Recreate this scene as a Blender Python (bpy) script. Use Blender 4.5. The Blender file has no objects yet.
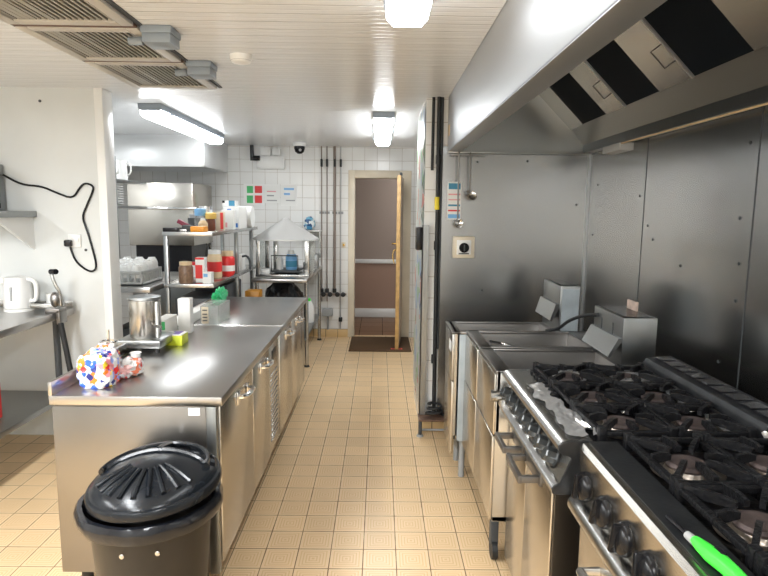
import bpy, bmesh, math, random
from mathutils import Vector, Matrix, noise
random.seed(7)
S = bpy.context.scene
COL = S.collection
# ------------------------------------------------------------------ camera, world, exposure
cam = bpy.data.cameras.new('camera'); camo = bpy.data.objects.new('camera', cam); COL.objects.link(camo)
cam.sensor_width = 36.0; cam.lens = 583.0 / 768.0 * 36.0; cam.clip_start = 0.05
_p, _yaw, _roll = math.radians(7.5), math.radians(0.48), 0.012
_f = Vector((math.sin(_yaw) * math.cos(_p), math.cos(_yaw) * math.cos(_p), -math.sin(_p)))
_r = Vector((math.cos(_yaw), -math.sin(_yaw), 0)); _u = _r.cross(_f)
_r2 = _r * math.cos(_roll) + _u * math.sin(_roll); _u2 = -_r * math.sin(_roll) + _u * math.cos(_roll)
_m = Matrix((_r2, _u2, -_f)).transposed().to_4x4(); _m.translation = (0, 0, 1.56)
camo.matrix_world = _m
S.camera = camo
S.view_settings.view_transform = 'Standard'; S.view_settings.look = 'None'
S.view_settings.gamma = 1.0; S.view_settings.use_curve_mapping = False
S.view_settings.exposure = 0.2
S.cycles.sample_clamp_indirect = 4.0; S.cycles.blur_glossy = 1.0      # calmer reflections in the steel
W = bpy.data.worlds.new('world'); S.world = W; W.use_nodes = True
W.node_tree.nodes['Background'].inputs[0].default_value = (0.9, 0.95, 1, 1)
W.node_tree.nodes['Background'].inputs[1].default_value = 0.3
LAMP = 27.0          # brightness of the fluorescent diffusers

def unseen_lamp(x, y, sx, sy, w):
    l = bpy.data.lights.new('unseen_light', 'AREA'); l.shape = 'RECTANGLE'; l.size = sx; l.size_y = sy; l.energy = w; l.color = (.94, .97, 1)
    o = bpy.data.objects.new('unseen_light', l); COL.objects.link(o); o.location = (x, y, 2.22)
# unseen area lights added as fill; the first follows the canopy's shadow line
unseen_lamp(-1.7, 1.0, .2, 1.7, 85); unseen_lamp(-1.7, -.9, .2, 1.4, 75); unseen_lamp(-3.2, 1.0, .2, 1.7, 60); unseen_lamp(.2, -.9, .2, 1.2, 45); unseen_lamp(-2.75, 5.1, .2, 1.2, 20)

# ------------------------------------------------------------------ materials
def nt(name):
    m = bpy.data.materials.new(name); m.use_nodes = True
    t = m.node_tree; return m, t, t.nodes['Principled BSDF'], t.nodes.new, t.links.new
def pm(name, c, rough=0.5, metal=0.0, var=0.0, vs=8.0, bump=0.0, bs=40.0, **kw):
    m, t, b, N, L = nt(name)
    b.inputs['Base Color'].default_value = (*c, 1); b.inputs['Roughness'].default_value = rough
    b.inputs['Metallic'].default_value = metal
    for k, v in kw.items(): b.inputs[k.replace('_', ' ')].default_value = v
    if var or bump:
        tc = N('ShaderNodeTexCoord')
    if var:
        n = N('ShaderNodeTexNoise'); n.inputs['Scale'].default_value = vs; n.inputs['Detail'].default_value = 5
        L(tc.outputs['Object'], n.inputs['Vector'])
        r = N('ShaderNodeValToRGB'); r.color_ramp.elements[0].position = .3; r.color_ramp.elements[1].position = .7
        r.color_ramp.elements[0].color = (*[x * (1 - var) for x in c], 1)
        r.color_ramp.elements[1].color = (*[min(1, x * (1 + var * .5)) for x in c], 1)
        L(n.outputs['Fac'], r.inputs['Fac']); L(r.outputs['Color'], b.inputs['Base Color'])
    if bump:
        n = N('ShaderNodeTexNoise'); n.inputs['Scale'].default_value = bs; n.inputs['Detail'].default_value = 4
        L(tc.outputs['Object'], n.inputs['Vector'])
        bp = N('ShaderNodeBump'); bp.inputs['Strength'].default_value = bump; bp.inputs['Distance'].default_value = .01
        L(n.outputs['Fac'], bp.inputs['Height']); L(bp.outputs['Normal'], b.inputs['Normal'])
    return m
def steel(name, c=(.58, .58, .57), rough=.3, stretch=(4, 4, 22), smudge=.12, wavy=.0):
    """brushed stainless: streaky roughness along one direction plus cloudy smudges"""
    m, t, b, N, L = nt(name)
    b.inputs['Metallic'].default_value = 1.0
    g = N('ShaderNodeNewGeometry')
    mp = N('ShaderNodeMapping'); mp.inputs['Scale'].default_value = stretch; L(g.outputs['Position'], mp.inputs['Vector'])
    n = N('ShaderNodeTexNoise'); n.inputs['Scale'].default_value = 3; n.inputs['Detail'].default_value = 1; L(mp.outputs[0], n.inputs['Vector'])
    n2 = N('ShaderNodeTexNoise'); n2.inputs['Scale'].default_value = 3; n2.inputs['Detail'].default_value = 1.5; L(g.outputs['Position'], n2.inputs['Vector'])
    r = N('ShaderNodeMapRange'); r.inputs['From Min'].default_value = .3; r.inputs['From Max'].default_value = .7
    r.inputs['To Min'].default_value = rough * .94; r.inputs['To Max'].default_value = rough * 1.06; L(n.outputs['Fac'], r.inputs['Value'])
    r2 = N('ShaderNodeMapRange'); r2.inputs['From Min'].default_value = .3; r2.inputs['From Max'].default_value = .7
    r2.inputs['To Min'].default_value = 0; r2.inputs['To Max'].default_value = smudge; L(n2.outputs['Fac'], r2.inputs['Value'])
    a = N('ShaderNodeMath'); a.operation = 'ADD'; L(r.outputs[0], a.inputs[0]); L(r2.outputs[0], a.inputs[1]); b.inputs['Roughness'].default_value = rough + smudge * .5
    b.inputs['Base Color'].default_value = (*c, 1)
    if wavy:
        n3 = N('ShaderNodeTexNoise'); n3.inputs['Scale'].default_value = 2.2; n3.inputs['Detail'].default_value = 1; L(g.outputs['Position'], n3.inputs['Vector'])
        b2 = N('ShaderNodeBump'); b2.inputs['Strength'].default_value = wavy; b2.inputs['Distance'].default_value = .03
        L(n3.outputs['Fac'], b2.inputs['Height']); L(b2.outputs['Normal'], b.inputs['Normal'])
    return m
def tiles(name, c, grout, size, ax, off, gw=.02, rough=.25, rings=False, var=.1):
    """square tiles anchored in the world; ax picks the two axes"""
    m, t, b, N, L = nt(name)
    g = N('ShaderNodeNewGeometry'); s = N('ShaderNodeSeparateXYZ'); L(g.outputs['Position'], s.inputs[0])
    def math_(op, x, y=None):
        n = N('ShaderNodeMath'); n.operation = op
        for i, v in enumerate((x, y)):
            if v is None: continue
            if isinstance(v, (int, float)): n.inputs[i].default_value = v
            else: L(v, n.inputs[i])
        return n.outputs[0]
    fr, fl = [], []
    for a, o in zip(ax, off):
        u = math_('DIVIDE', math_('SUBTRACT', s.outputs[a], o), size)
        fl.append(math_('FLOOR', u)); fr.append(math_('ABSOLUTE', math_('SUBTRACT', math_('FRACT', u), .5)))
    d = math_('MAXIMUM', fr[0], fr[1])
    # grout width wobbles a little
    nz = N('ShaderNodeTexNoise'); nz.inputs['Scale'].default_value = 9; L(g.outputs['Position'], nz.inputs['Vector'])
    edge = math_('SUBTRACT', .5 - gw * .2, math_('MULTIPLY', nz.outputs['Fac'], gw * 1.1))
    gm = math_('GREATER_THAN', d, edge)
    wn = N('ShaderNodeTexWhiteNoise'); wn.noise_dimensions = '2D'
    cb = N('ShaderNodeCombineXYZ'); L(fl[0], cb.inputs[0]); L(fl[1], cb.inputs[1]); L(cb.outputs[0], wn.inputs['Vector'])
    nn = N('ShaderNodeTexNoise'); nn.inputs['Scale'].default_value = 3; nn.inputs['Detail'].default_value = 6; L(g.outputs['Position'], nn.inputs['Vector'])
    v = math_('ADD', math_('MULTIPLY', wn.outputs['Value'], .5), math_('MULTIPLY', nn.outputs['Fac'], .6))
    cr = N('ShaderNodeValToRGB'); cr.color_ramp.elements[0].position = .15; cr.color_ramp.elements[1].position = .9
    cr.color_ramp.elements[0].color = (*[x * (1 - var) for x in c], 1); cr.color_ramp.elements[1].color = (*c, 1); L(v, cr.inputs['Fac'])
    base = cr.outputs['Color']; h = math_('SUBTRACT', 1, gm)
    if rings:
        rr = math_('SINE', math_('MULTIPLY', d, 2 * math.pi * 11))
        inside = math_('LESS_THAN', d, .40)
        rk = math_('MULTIPLY', math_('GREATER_THAN', rr, .35), inside)
        mx = N('ShaderNodeMixRGB'); mx.blend_type = 'MULTIPLY'; mx.inputs[2].default_value = (.86, .80, .70, 1)
        L(rk, mx.inputs[0]); L(base, mx.inputs[1]); base = mx.outputs[0]
        h = math_('SUBTRACT', h, math_('MULTIPLY', rk, .25))
    mg = N('ShaderNodeMixRGB'); mg.inputs[2].default_value = (*grout, 1); L(gm, mg.inputs[0]); L(base, mg.inputs[1])
    L(mg.outputs[0], b.inputs['Base Color'])
    ro = math_('ADD', math_('MULTIPLY', gm, .5), math_('ADD', rough - .08, math_('MULTIPLY', nn.outputs['Fac'], .16))); L(ro, b.inputs['Roughness'])
    bp = N('ShaderNodeBump'); bp.inputs['Strength'].default_value = .35; bp.inputs['Distance'].default_value = .003
    L(h, bp.inputs['Height']); L(bp.outputs['Normal'], b.inputs['Normal'])
    return m
def planks(name, c, w, axis=1, rough=.25):
    m, t, b, N, L = nt(name)
    g = N('ShaderNodeNewGeometry'); s = N('ShaderNodeSeparateXYZ'); L(g.outputs['Position'], s.inputs[0])
    d = N('ShaderNodeMath'); d.operation = 'DIVIDE'; d.inputs[1].default_value = w; L(s.outputs[axis], d.inputs[0])
    f = N('ShaderNodeMath'); f.operation = 'FRACT'; L(d.outputs[0], f.inputs[0])
    r = N('ShaderNodeValToRGB'); e = r.color_ramp.elements
    e[0].position = 0; e[0].color = (.0, .0, .0, 1); e[1].position = .07; e[1].color = (1, 1, 1, 1)
    x = e.new(.48); x.color = (.95, .95, .95, 1); x = e.new(.52); x.color = (.6, .6, .6, 1); x = e.new(.56); x.color = (.95, .95, .95, 1); x = e.new(.95); x.color = (1, 1, 1, 1); x = e.new(1); x.color = (0, 0, 0, 1)
    L(f.outputs[0], r.inputs['Fac'])
    bp = N('ShaderNodeBump'); bp.inputs['Strength'].default_value = 1.0; bp.inputs['Distance'].default_value = .008
    L(r.outputs['Color'], bp.inputs['Height']); L(bp.outputs['Normal'], b.inputs['Normal'])
    r2 = N('ShaderNodeValToRGB'); r2.color_ramp.elements[0].color = (*[q * .72 for q in c], 1); r2.color_ramp.elements[1].color = (*c, 1); r2.color_ramp.elements[1].position = .75
    L(r.outputs['Color'], r2.inputs['Fac']); L(r2.outputs['Color'], b.inputs['Base Color'])
    b.inputs['Roughness'].default_value = rough
    return m
def emit(name, c, s):
    m, t, b, N, L = nt(name)
    b.inputs['Base Color'].default_value = (*c, 1); b.inputs['Emission Color'].default_value = (*c, 1); b.inputs['Emission Strength'].default_value = s
    return m
def patches(name, cols, scale, rough=.35):
    """printed wrapper: random coloured cells"""
    m, t, b, N, L = nt(name)
    tc = N('ShaderNodeTexCoord'); v = N('ShaderNodeTexVoronoi'); v.distance = 'MANHATTAN'; v.inputs['Scale'].default_value = scale; L(tc.outputs['Object'], v.inputs['Vector'])
    s = N('ShaderNodeSeparateColor'); L(v.outputs['Color'], s.inputs[0])
    r = N('ShaderNodeValToRGB'); r.color_ramp.interpolation = 'CONSTANT'
    e = r.color_ramp.elements; e[0].color = (*cols[0], 1); e[1].position = 1 / len(cols); e[1].color = (*cols[1], 1)
    for i, c in enumerate(cols[2:], 2): x = e.new(i / len(cols)); x.color = (*c, 1)
    L(s.outputs[0], r.inputs['Fac']); L(r.outputs['Color'], b.inputs['Base Color']); b.inputs['Roughness'].default_value = rough
    return m

M = dict(
    steel=steel('stainless_steel', (.50, .50, .49), .22, (4, 4, 22), .08), top=steel('worktop_steel', (.47, .46, .45), .24, (3, 22, 3), .08),
    door=steel('door_steel', (.60, .57, .52), .22, (3, 3, 22), .06), wallst=steel('wall_steel', (.385, .385, .38), .23, (3, 3, 20), .06, .14),
    hood=steel('hood_steel', (.54, .555, .57), .42, (16, 3, 16), .06), dull=steel('dull_steel', (.30, .31, .31), .28, (4, 4, 16), .1),
    endst=steel('end_steel', (.27, .255, .24), .26, (3, 3, 20), .06, .08), greasy=steel('greasy_steel', (.26, .25, .24), .25, (6, 6, 20), .2),
    chrome=pm('chrome', (.8, .8, .8), .12, 1), filt=pm('filter_mesh', (.005, .008, .013), .6, .0, Specular_IOR_Level=.1),
    floor=tiles('floor_tiles', (.81, .595, .355), (.17, .10, .05), .15, (0, 1), (-.06, 2.38), .018, .33, True, .16),
    skirt=tiles('skirting_tiles', (.70, .50, .25), (.16, .10, .05), .15, (0, 2), (-.06, -.05), .03, .3),
    wtx=tiles('wall_tiles', (.82, .82, .80), (.52, .49, .44), .15, (0, 2), (-.04, .06), .022, .2, False, .06),
    wty=tiles('side_wall_tiles', (.82, .82, .80), (.52, .49, .44), .15, (1, 2), (.02, .06), .022, .2, False, .06),
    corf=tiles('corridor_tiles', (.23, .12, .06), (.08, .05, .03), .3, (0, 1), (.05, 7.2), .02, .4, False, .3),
    white=pm('white_paint', (.67, .69, .68), .55, 0, .06, 2.5), ceil=planks('ceiling_planks', (.80, .815, .83), .1, 1, .2),
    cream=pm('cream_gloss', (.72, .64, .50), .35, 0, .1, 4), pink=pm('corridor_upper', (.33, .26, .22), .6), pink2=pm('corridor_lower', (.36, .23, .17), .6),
    leaf=pm('door_face', (.34, .24, .16), .45, 0, .15, 10), wood=pm('pale_wood', (.55, .34, .13), .45, 0, .3, 14), matb=pm('doormat', (.10, .052, .02), .95, 0, .4, 90, .6, 200),
    wp=pm('white_plastic', (.82, .82, .80), .3), gp=pm('grey_plastic', (.25, .29, .33), .45), bp=pm('black_plastic', (.010, .010, .012), .25, Specular_IOR_Level=.3),
    bpm=pm('black_rubber', (.015, .016, .017), .55, 0, .3, 30), lid=pm('bin_plastic', (.008, .010, .013), .22, 0, .2, 20, .03, 60, Specular_IOR_Level=.3), bag=pm('bin_liner', (.008, .009, .012), .16, 0, 0, 1, .25, 22, Specular_IOR_Level=.4),
    binb=pm('bin_body', (.022, .019, .016), .4, 0, .3, 9, Specular_IOR_Level=.3), iron=pm('cast_iron', (.009, .009, .010), .36, 0, .4, 40, .4, 90, Specular_IOR_Level=.22),
    hob=pm('hob_tray', (.008, .008, .009), .3, 0, .5, 30, .3, 50, Specular_IOR_Level=.25), enamel=pm('dark_ledge', (.035, .037, .04), .36, .6, .3, 14, .05, 80),
    cap=pm('burner_cap', (.10, .075, .07), .6, .5, .4, 40), bowl=pm('burner_bowl', (.38, .33, .28), .35, .9, .5, 30, .2, 60),
    hmetal=pm('handle_metal', (.16, .155, .15), .35, .8), conem=pm('cone_metal', (.62, .62, .61), .38, .5), ventf=pm('vent_frame', (.48, .45, .40), .45), slat=pm('slat_beige', (.30, .285, .25), .5), cratem=pm('mid_grey', (.45, .46, .46), .4), urn=pm('brushed_barrel', (.46, .44, .41), .22, 1), foil=pm('foil', (.85, .85, .85), .28, .8, .05, 20, .7, 35), knob=pm('knob', (.007, .007, .008), .22, Specular_IOR_Level=.2), knobg=pm('knob_grey', (.03, .034, .036), .22, .1),
    blue=pm('pale_blue_panel', (.38, .43, .46), .5, .15, .22, 9), grn=pm('green_plastic', (.06, .85, .06), .3, 0, 0, 1, 0, 1),
    copper=pm('brown_pipe', (.26, .21, .18), .5, .2), brass=pm('brass', (.75, .48, .12), .25, 1), yel=pm('yellow_tape', (.75, .6, .03), .5),
    paper=pm('paper', (.82, .82, .80), .6), red=pm('red', (.72, .03, .03), .4), green=pm('green', (.06, .45, .14), .5), bluep=pm('blue', (.03, .2, .62), .4),
    lblue=pm('light_blue', (.2, .45, .75), .4), orange=pm('orange', (.85, .33, .02), .4), brown=pm('brown', (.16, .045, .02), .35), beige=pm('beige', (.72, .55, .34), .4),
    lime=pm('lime', (.55, .62, .03), .4), maroon=pm('maroon', (.22, .01, .04), .4), jar=pm('jar_contents', (.22, .13, .08), .35, 0, .4, 60),
    clear=pm('clear_plastic', (.75, .78, .76), .15, 0, 0, 1, 0, 1, Transmission_Weight=.7, Alpha=.45), glass=pm('glass', (.9, .95, .93), .03, 0, 0, 1, 0, 1, Transmission_Weight=.9, IOR=1.1),
    greenfilm=pm('green_film', (.05, .6, .25), .3, 0, 0, 1, .4, 30), rust=pm('rusty_card', (.55, .42, .35), .7, 0, .5, 20), rack=pm('rack_brown', (.16, .09, .06), .6, .2, .4, 20),
    pinkr=pm('pink', (.75, .35, .35), .5), teal=pm('teal_print', (.05, .25, .4), .5), grey=pm('grey_paint', (.33, .34, .34), .5), darkgrey=pm('dark_grey', (.05, .055, .06), .5),
    bread=patches('printed_wrapper', [(.72, .72, .72)] * 4 + [(.03, .12, .6), (.75, .03, .03), (.8, .2, .02), (.85, .84, .83), (.85, .6, .04), (.02, .03, .2), (.85, .3, .35), (.3, .4, .85)], 48),
    lamp=emit('lamp_diffuser', (.95, .98, 1.0), LAMP), lampn=emit('lamp_diffuser_near', (.95, .98, 1.0), LAMP * .45), poster=patches('faded_posters', [(.8, .82, .78)] * 6 + [(.45, .7, .4), (.8, .4, .35), (.8, .82, .78), (.6, .68, .8)], 9),
)

# ------------------------------------------------------------------ mesh helpers
def box(bm, x0, x1, y0, y1, z0, z1, bv=0.0, seg=2, mat=None):
    T = Matrix.Translation(((x0 + x1) / 2, (y0 + y1) / 2, (z0 + z1) / 2)) @ Matrix.Diagonal((abs(x1 - x0), abs(y1 - y0), abs(z1 - z0), 1))
    if mat is not None: T = mat @ T
    v = bmesh.ops.create_cube(bm, size=1, matrix=T)['verts']
    if bv:
        e = list({q for w in v for q in w.link_edges})
        bmesh.ops.bevel(bm, geom=e, offset=bv, segments=seg, affect='EDGES', profile=.5)
    return bm
def lathe(bm, prof, c=(0, 0, 0), n=28, mat=None):
    """profile of (radius, z); closed where radius is 0"""
    rings = []
    for r, z in prof:
        if r <= 1e-6: rings.append([bm.verts.new((0, 0, z))])
        else: rings.append([bm.verts.new((r * math.cos(2 * math.pi * i / n), r * math.sin(2 * math.pi * i / n), z)) for i in range(n)])
    for a, b in zip(rings, rings[1:]):
        for i in range(n):
            j = (i + 1) % n
            if len(a) == 1 and len(b) == 1: continue
            if len(a) == 1: bm.faces.new((a[0], b[j], b[i]))
            elif len(b) == 1: bm.faces.new((a[i], a[j], b[0]))
            else: bm.faces.new((a[i], a[j], b[j], b[i]))
    for rg in (rings[0], rings[-1]):
        if len(rg) > 1:
            try: bm.faces.new(rg)
            except ValueError: pass
    T = Matrix.Translation(c)
    if mat is not None: T = T @ mat
    bmesh.ops.transform(bm, matrix=T, verts=[v for r in rings for v in r])
    return bm
def cyl(bm, a, b, r, n=16, r2=None):
    a, b = Vector(a), Vector(b); d = b - a
    q = d.to_track_quat('Z', 'Y').to_matrix().to_4x4()
    return lathe(bm, [(r, 0), (r if r2 is None else r2, d.length)], a, n, q)
def tube(bm, pts, r, n=8, smooth=0):
    pts = [Vector(p) for p in pts]
    for _ in range(smooth):
        q = [pts[0]]
        for a, b in zip(pts, pts[1:]): q += [a * .75 + b * .25, a * .25 + b * .75]
        pts = q + [pts[-1]]
    rings = []; up = Vector((0.13, 0.31, 0.94))
    for i, p in enumerate(pts):
        d = (pts[min(i + 1, len(pts) - 1)] - pts[max(i - 1, 0)]).normalized()
        s = d.cross(up)
        if s.length < .05: s = d.cross(Vector((1, 0, 0)))
        s.normalize(); t = d.cross(s).normalized()
        rings.append([bm.verts.new(p + s * (r * math.cos(2 * math.pi * k / n)) + t * (r * math.sin(2 * math.pi * k / n))) for k in range(n)])
    for a, b in zip(rings, rings[1:]):
        for k in range(n): bm.faces.new((a[k], a[(k + 1) % n], b[(k + 1) % n], b[k]))
    bm.faces.new(rings[0]); bm.faces.new(rings[-1]); return bm
def prism(bm, prof, y0, y1, axis='y'):
    """polygon in (x,z) extruded along y, or in (y,z) along x, or (x,y) along z"""
    def P(a, b, t): return (a, t, b) if axis == 'y' else ((t, a, b) if axis == 'x' else (a, b, t))
    A = [bm.verts.new(P(a, b, y0)) for a, b in prof]; B = [bm.verts.new(P(a, b, y1)) for a, b in prof]
    n = len(prof)
    for i in range(n): bm.faces.new((A[i], A[(i + 1) % n], B[(i + 1) % n], B[i]))
    bm.faces.new(A); bm.faces.new(B); return bm
def quad(bm, pts):
    bm.faces.new([bm.verts.new(p) for p in pts]); return bm
def crumple(bm, x0, x1, y0, y1, z, amp, nx=24, ny=24, f=18, seed=0, warp=.0):
    g = []
    for i in range(nx + 1):
        row = []
        for j in range(ny + 1):
            x = x0 + (x1 - x0) * i / nx; y = y0 + (y1 - y0) * j / ny
            n = noise.noise(Vector((x * f + seed, y * f, seed * 1.7))) + .5 * noise.noise(Vector((x * f * 2.7, y * f * 2.7 + seed, 5)))
            e = noise.noise(Vector((y * 12 + seed, 3, 9))) * warp
            row.append(bm.verts.new((x + e, y + noise.noise(Vector((x * 12 + seed, 8, 1))) * warp, z + amp * (.6 + n * .8))))
        g.append(row)
    for i in range(nx):
        for j in range(ny): bm.faces.new((g[i][j], g[i + 1][j], g[i + 1][j + 1], g[i][j + 1]))
    return bm
B = bmesh.new
def obj(name, bm, mat, parent=None, smooth=35, origin=True):
    bmesh.ops.recalc_face_normals(bm, faces=bm.faces)
    o0 = Vector((0, 0, 0))
    if origin and bm.verts:
        xs = [v.co.x for v in bm.verts]; ys = [v.co.y for v in bm.verts]; zs = [v.co.z for v in bm.verts]
        o0 = Vector(((min(xs) + max(xs)) / 2, (min(ys) + max(ys)) / 2, min(zs)))
        bmesh.ops.translate(bm, verts=bm.verts, vec=-o0)
    me = bpy.data.meshes.new(name); bm.to_mesh(me); bm.free()
    for m in (mat if isinstance(mat, (list, tuple)) else [mat]): me.materials.append(M[m] if isinstance(m, str) else m)
    if smooth:
        for p in me.polygons: p.use_smooth = True
        me.set_sharp_from_angle(angle=math.radians(smooth))
    o = bpy.data.objects.new(name, me); COL.objects.link(o); o.location = o0
    if parent is not None:
        o.parent = parent; L = Vector((0, 0, 0)); q = parent
        while q is not None: L += q.location if q.parent is None else Vector((0, 0, 0)); q = q.parent
        base = Vector(parent['_w']) if '_w' in parent else L
        o.location = o0 - base
    o['_w'] = list(o0)
    return o
def tag(o, label, cat, group=None):
    o['label'] = label; o['category'] = cat
    if group: o['group'] = group
    return o
def thing(name, label, cat, loc, group=None):
    o = bpy.data.objects.new(name, None); COL.objects.link(o); o.location = loc; o.empty_display_size = .1
    o['_w'] = list(loc)
    return tag(o, label, cat, group)
def one(name, bm, mat, label, cat, group=None, smooth=35): return tag(obj(name, bm, mat, None, smooth), label, cat, group)
def struct(name, bm, mat, parent=None):
    o = obj(name, bm, mat, parent)
    if parent is None: o['kind'] = 'structure'
    return o
def dup(root, loc, label=None, rot=None):
    r = root.copy(); COL.objects.link(r); r.location = loc
    if label: r['label'] = label
    if rot is not None: r.rotation_euler = rot
    for ch in list(root.children):
        c = ch.copy(); COL.objects.link(c); c.parent = r
        for g in list(ch.children):
            d = g.copy(); COL.objects.link(d); d.parent = c
    return r
def bx(x0, x1, y0, y1, z0, z1, bv=0.0): return box(B(), x0, x1, y0, y1, z0, z1, bv)

# ------------------------------------------------------------------ the room
CZ = 2.32
struct('floor', bx(-4.3, 1.55, -1.7, 7.25, -.1, 0), 'floor')
bm = B(); box(bm, -4.3, .45, -1.7, 7.3, CZ, CZ + .06); box(bm, .45, 1.55, 4.05, 7.3, CZ, CZ + .06); box(bm, .45, 1.55, -1.7, .2, CZ, CZ + .06)
struct('ceiling', bm, 'ceil')
bm = B(); box(bm, -3.2, -.34, 7.15, 7.3, 0, CZ); box(bm, .30, 1.55, 7.15, 7.3, 0, CZ); box(bm, -.34, .30, 7.15, 7.3, 2.0, CZ)
struct('wall_far', bm, 'wtx')
struct('baseboard_far', bx(-1.6, -.385, 7.135, 7.15, 0, .1, .003), 'skirt')
bm = B(); box(bm, -.385, -.306, 7.12, 7.31, 0, 2.045, .004); box(bm, .237, .375, 7.12, 7.31, 0, 2.045, .004); box(bm, -.306, .237, 7.12, 7.31, 1.955, 2.045, .004)
struct('trim_1', bm, 'cream')                                     # door casing
# door leaf standing open towards the kitchen
dl = struct('door_1', bx(.214, .252, 6.44, 7.09, .01, 1.95, .003), 'leaf')
obj('edge_strip', bx(.212, .254, 6.434, 6.442, .01, 1.95, .001), 'wood', dl)
bm = B(); box(bm, .205, .2145, 6.50, 6.56, 1.08, 1.26, .003); tube(bm, [(.206, 6.53, 1.2), (.165, 6.53, 1.2), (.158, 6.545, 1.2), (.158, 6.64, 1.195)], .009, 8, 1)
tube(bm, [(.206, 6.53, 1.13), (.175, 6.53, 1.13), (.165, 6.52, 1.05), (.19, 6.50, .98)], .006, 8, 1)
obj('door_handle', bm, 'brass', dl)
bm = B(); box(bm, .235, .26, 6.5, 6.62, 1.952, 1.985, .004); obj('door_closer', bm, 'darkgrey', dl)
dl.rotation_euler.z = -.085
# corridor behind the doorway
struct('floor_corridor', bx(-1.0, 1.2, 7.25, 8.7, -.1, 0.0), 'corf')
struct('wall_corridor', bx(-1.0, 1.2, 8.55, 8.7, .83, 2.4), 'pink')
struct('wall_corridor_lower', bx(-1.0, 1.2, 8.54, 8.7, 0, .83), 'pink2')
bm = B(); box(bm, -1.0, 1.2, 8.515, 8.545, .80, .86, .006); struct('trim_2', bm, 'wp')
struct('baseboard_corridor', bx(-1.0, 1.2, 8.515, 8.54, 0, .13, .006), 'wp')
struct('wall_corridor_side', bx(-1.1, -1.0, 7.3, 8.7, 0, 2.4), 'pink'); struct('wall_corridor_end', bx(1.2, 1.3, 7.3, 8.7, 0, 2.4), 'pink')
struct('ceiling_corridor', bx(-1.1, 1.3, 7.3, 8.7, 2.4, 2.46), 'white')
# steel clad cooking wall
wr = struct('wall_right', bx(1.43, 1.55, -1.7, 4.78, 0, 2.5), 'wallst')
for y in (.36, 1.30, 2.24, 3.18):
    obj('panel_seam', bx(1.4285, 1.4305, y - .003, y + .003, .1, 1.97), 'darkgrey', wr)
for (y, z) in ((2.30, 1.84), (2.32, 1.55), (2.30, 1.37), (2.30, 1.22), (3.05, 1.43), (3.24, 1.66), (3.12, 1.50), (2.75, 1.32), (3.88, 1.75), (3.92, 1.42), (2.38, .95)):
    obj('screw', lathe(B(), [(0, 0), (.007, .001), (.007, .003), (0, .005)], (1.43, y, z), 10, Matrix.Rotation(-math.pi / 2, 4, 'Y')), 'darkgrey', wr)
wa = struct('wall_alcove', bx(.305, 1.55, 4.05, 4.78, 0, CZ), 'wtx')
obj('steel_cladding', bx(.425, 1.43, 4.043, 4.05, .1, 2.0), 'wallst', wa)
for (x, z) in ((.66, 1.90), (1.0, 1.91), (.72, 1.02), (1.35, 1.62)):
    obj('screw', lathe(B(), [(0, 0), (.007, .001), (.007, .003), (0, .005)], (x, 4.043, z), 10, Matrix.Rotation(math.pi / 2, 4, 'X')), 'darkgrey', wa)
obj('corner_bead', bx(1.418, 1.43, 4.03, 4.043, .1, 1.97), 'hood', wr)
struct('baseboard_alcove', bx(.31, 1.43, 4.03, 4.043, 0, .1, .003), 'skirt')
# white wall behind the kettle, and the rooms either side that close the kitchen
struct('wall_left', bx(-4.3, -1.84, 3.88, 4.0, 0, CZ), 'white')
struct('trim_3', bx(-1.84, -1.785, 3.868, 4.01, 0, CZ, .004), 'wp')
struct('wall_potwash', bx(-3.3, -3.2, 4.0, 7.3, 0, CZ), 'wty')
struct('wall_outer', bx(-4.4, -4.3, -1.7, 4.0, 0, CZ), 'white'); struct('wall_back', bx(-4.4, 1.55, -1.8, -1.7, 0, 2.5), 'white')
# low marks on the white wall
# ------------------------------------------------------------------ ceiling lights
def light(y0, y1, x, label, mt='lamp'):
    t = thing('ceiling_light', label, 'light', (x, (y0 + y1) / 2, CZ), 'fluorescent battens')
    prof = [(x - .085, CZ), (x - .085, CZ - .035), (x - .07, CZ - .05), (x + .07, CZ - .05), (x + .085, CZ - .035), (x + .085, CZ)]
    obj('housing', prism(B(), prof, y0, y1), 'gp', t)
    d = [(x - .078, CZ - .045), (x - .074, CZ - .075), (x - .05, CZ - .1), (x + .05, CZ - .1), (x + .074, CZ - .075), (x + .078, CZ - .045)]
    obj('diffuser', prism(B(), d, y0 + .012, y1 - .012), mt, t)
    for y in (y0 + .2, (y0 + y1) / 2, y1 - .2):
        for s in (-1, 1): obj('clip', bx(x + s * .088 - .004, x + s * .088 + .004, y - .012, y + .012, CZ - .06, CZ - .03), 'gp', t)
    return t
light(.75, 2.22, .09, 'white fluorescent ceiling light cut off by the top of the photo', 'lampn')
light(4.62, 6.1, .02, 'white fluorescent ceiling light hanging before the open doorway')
light(4.4, 6.15, -1.69, 'long white fluorescent ceiling light above the steel extraction hood by the white wall', 'lampn')

cl_ = light(7.6, 8.3, .75, 'short unseen fluorescent light added to brighten the corridor beyond the doorway')  # unseen fitting, added to brighten the dark corridor
cl_.location.z += .08

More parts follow.
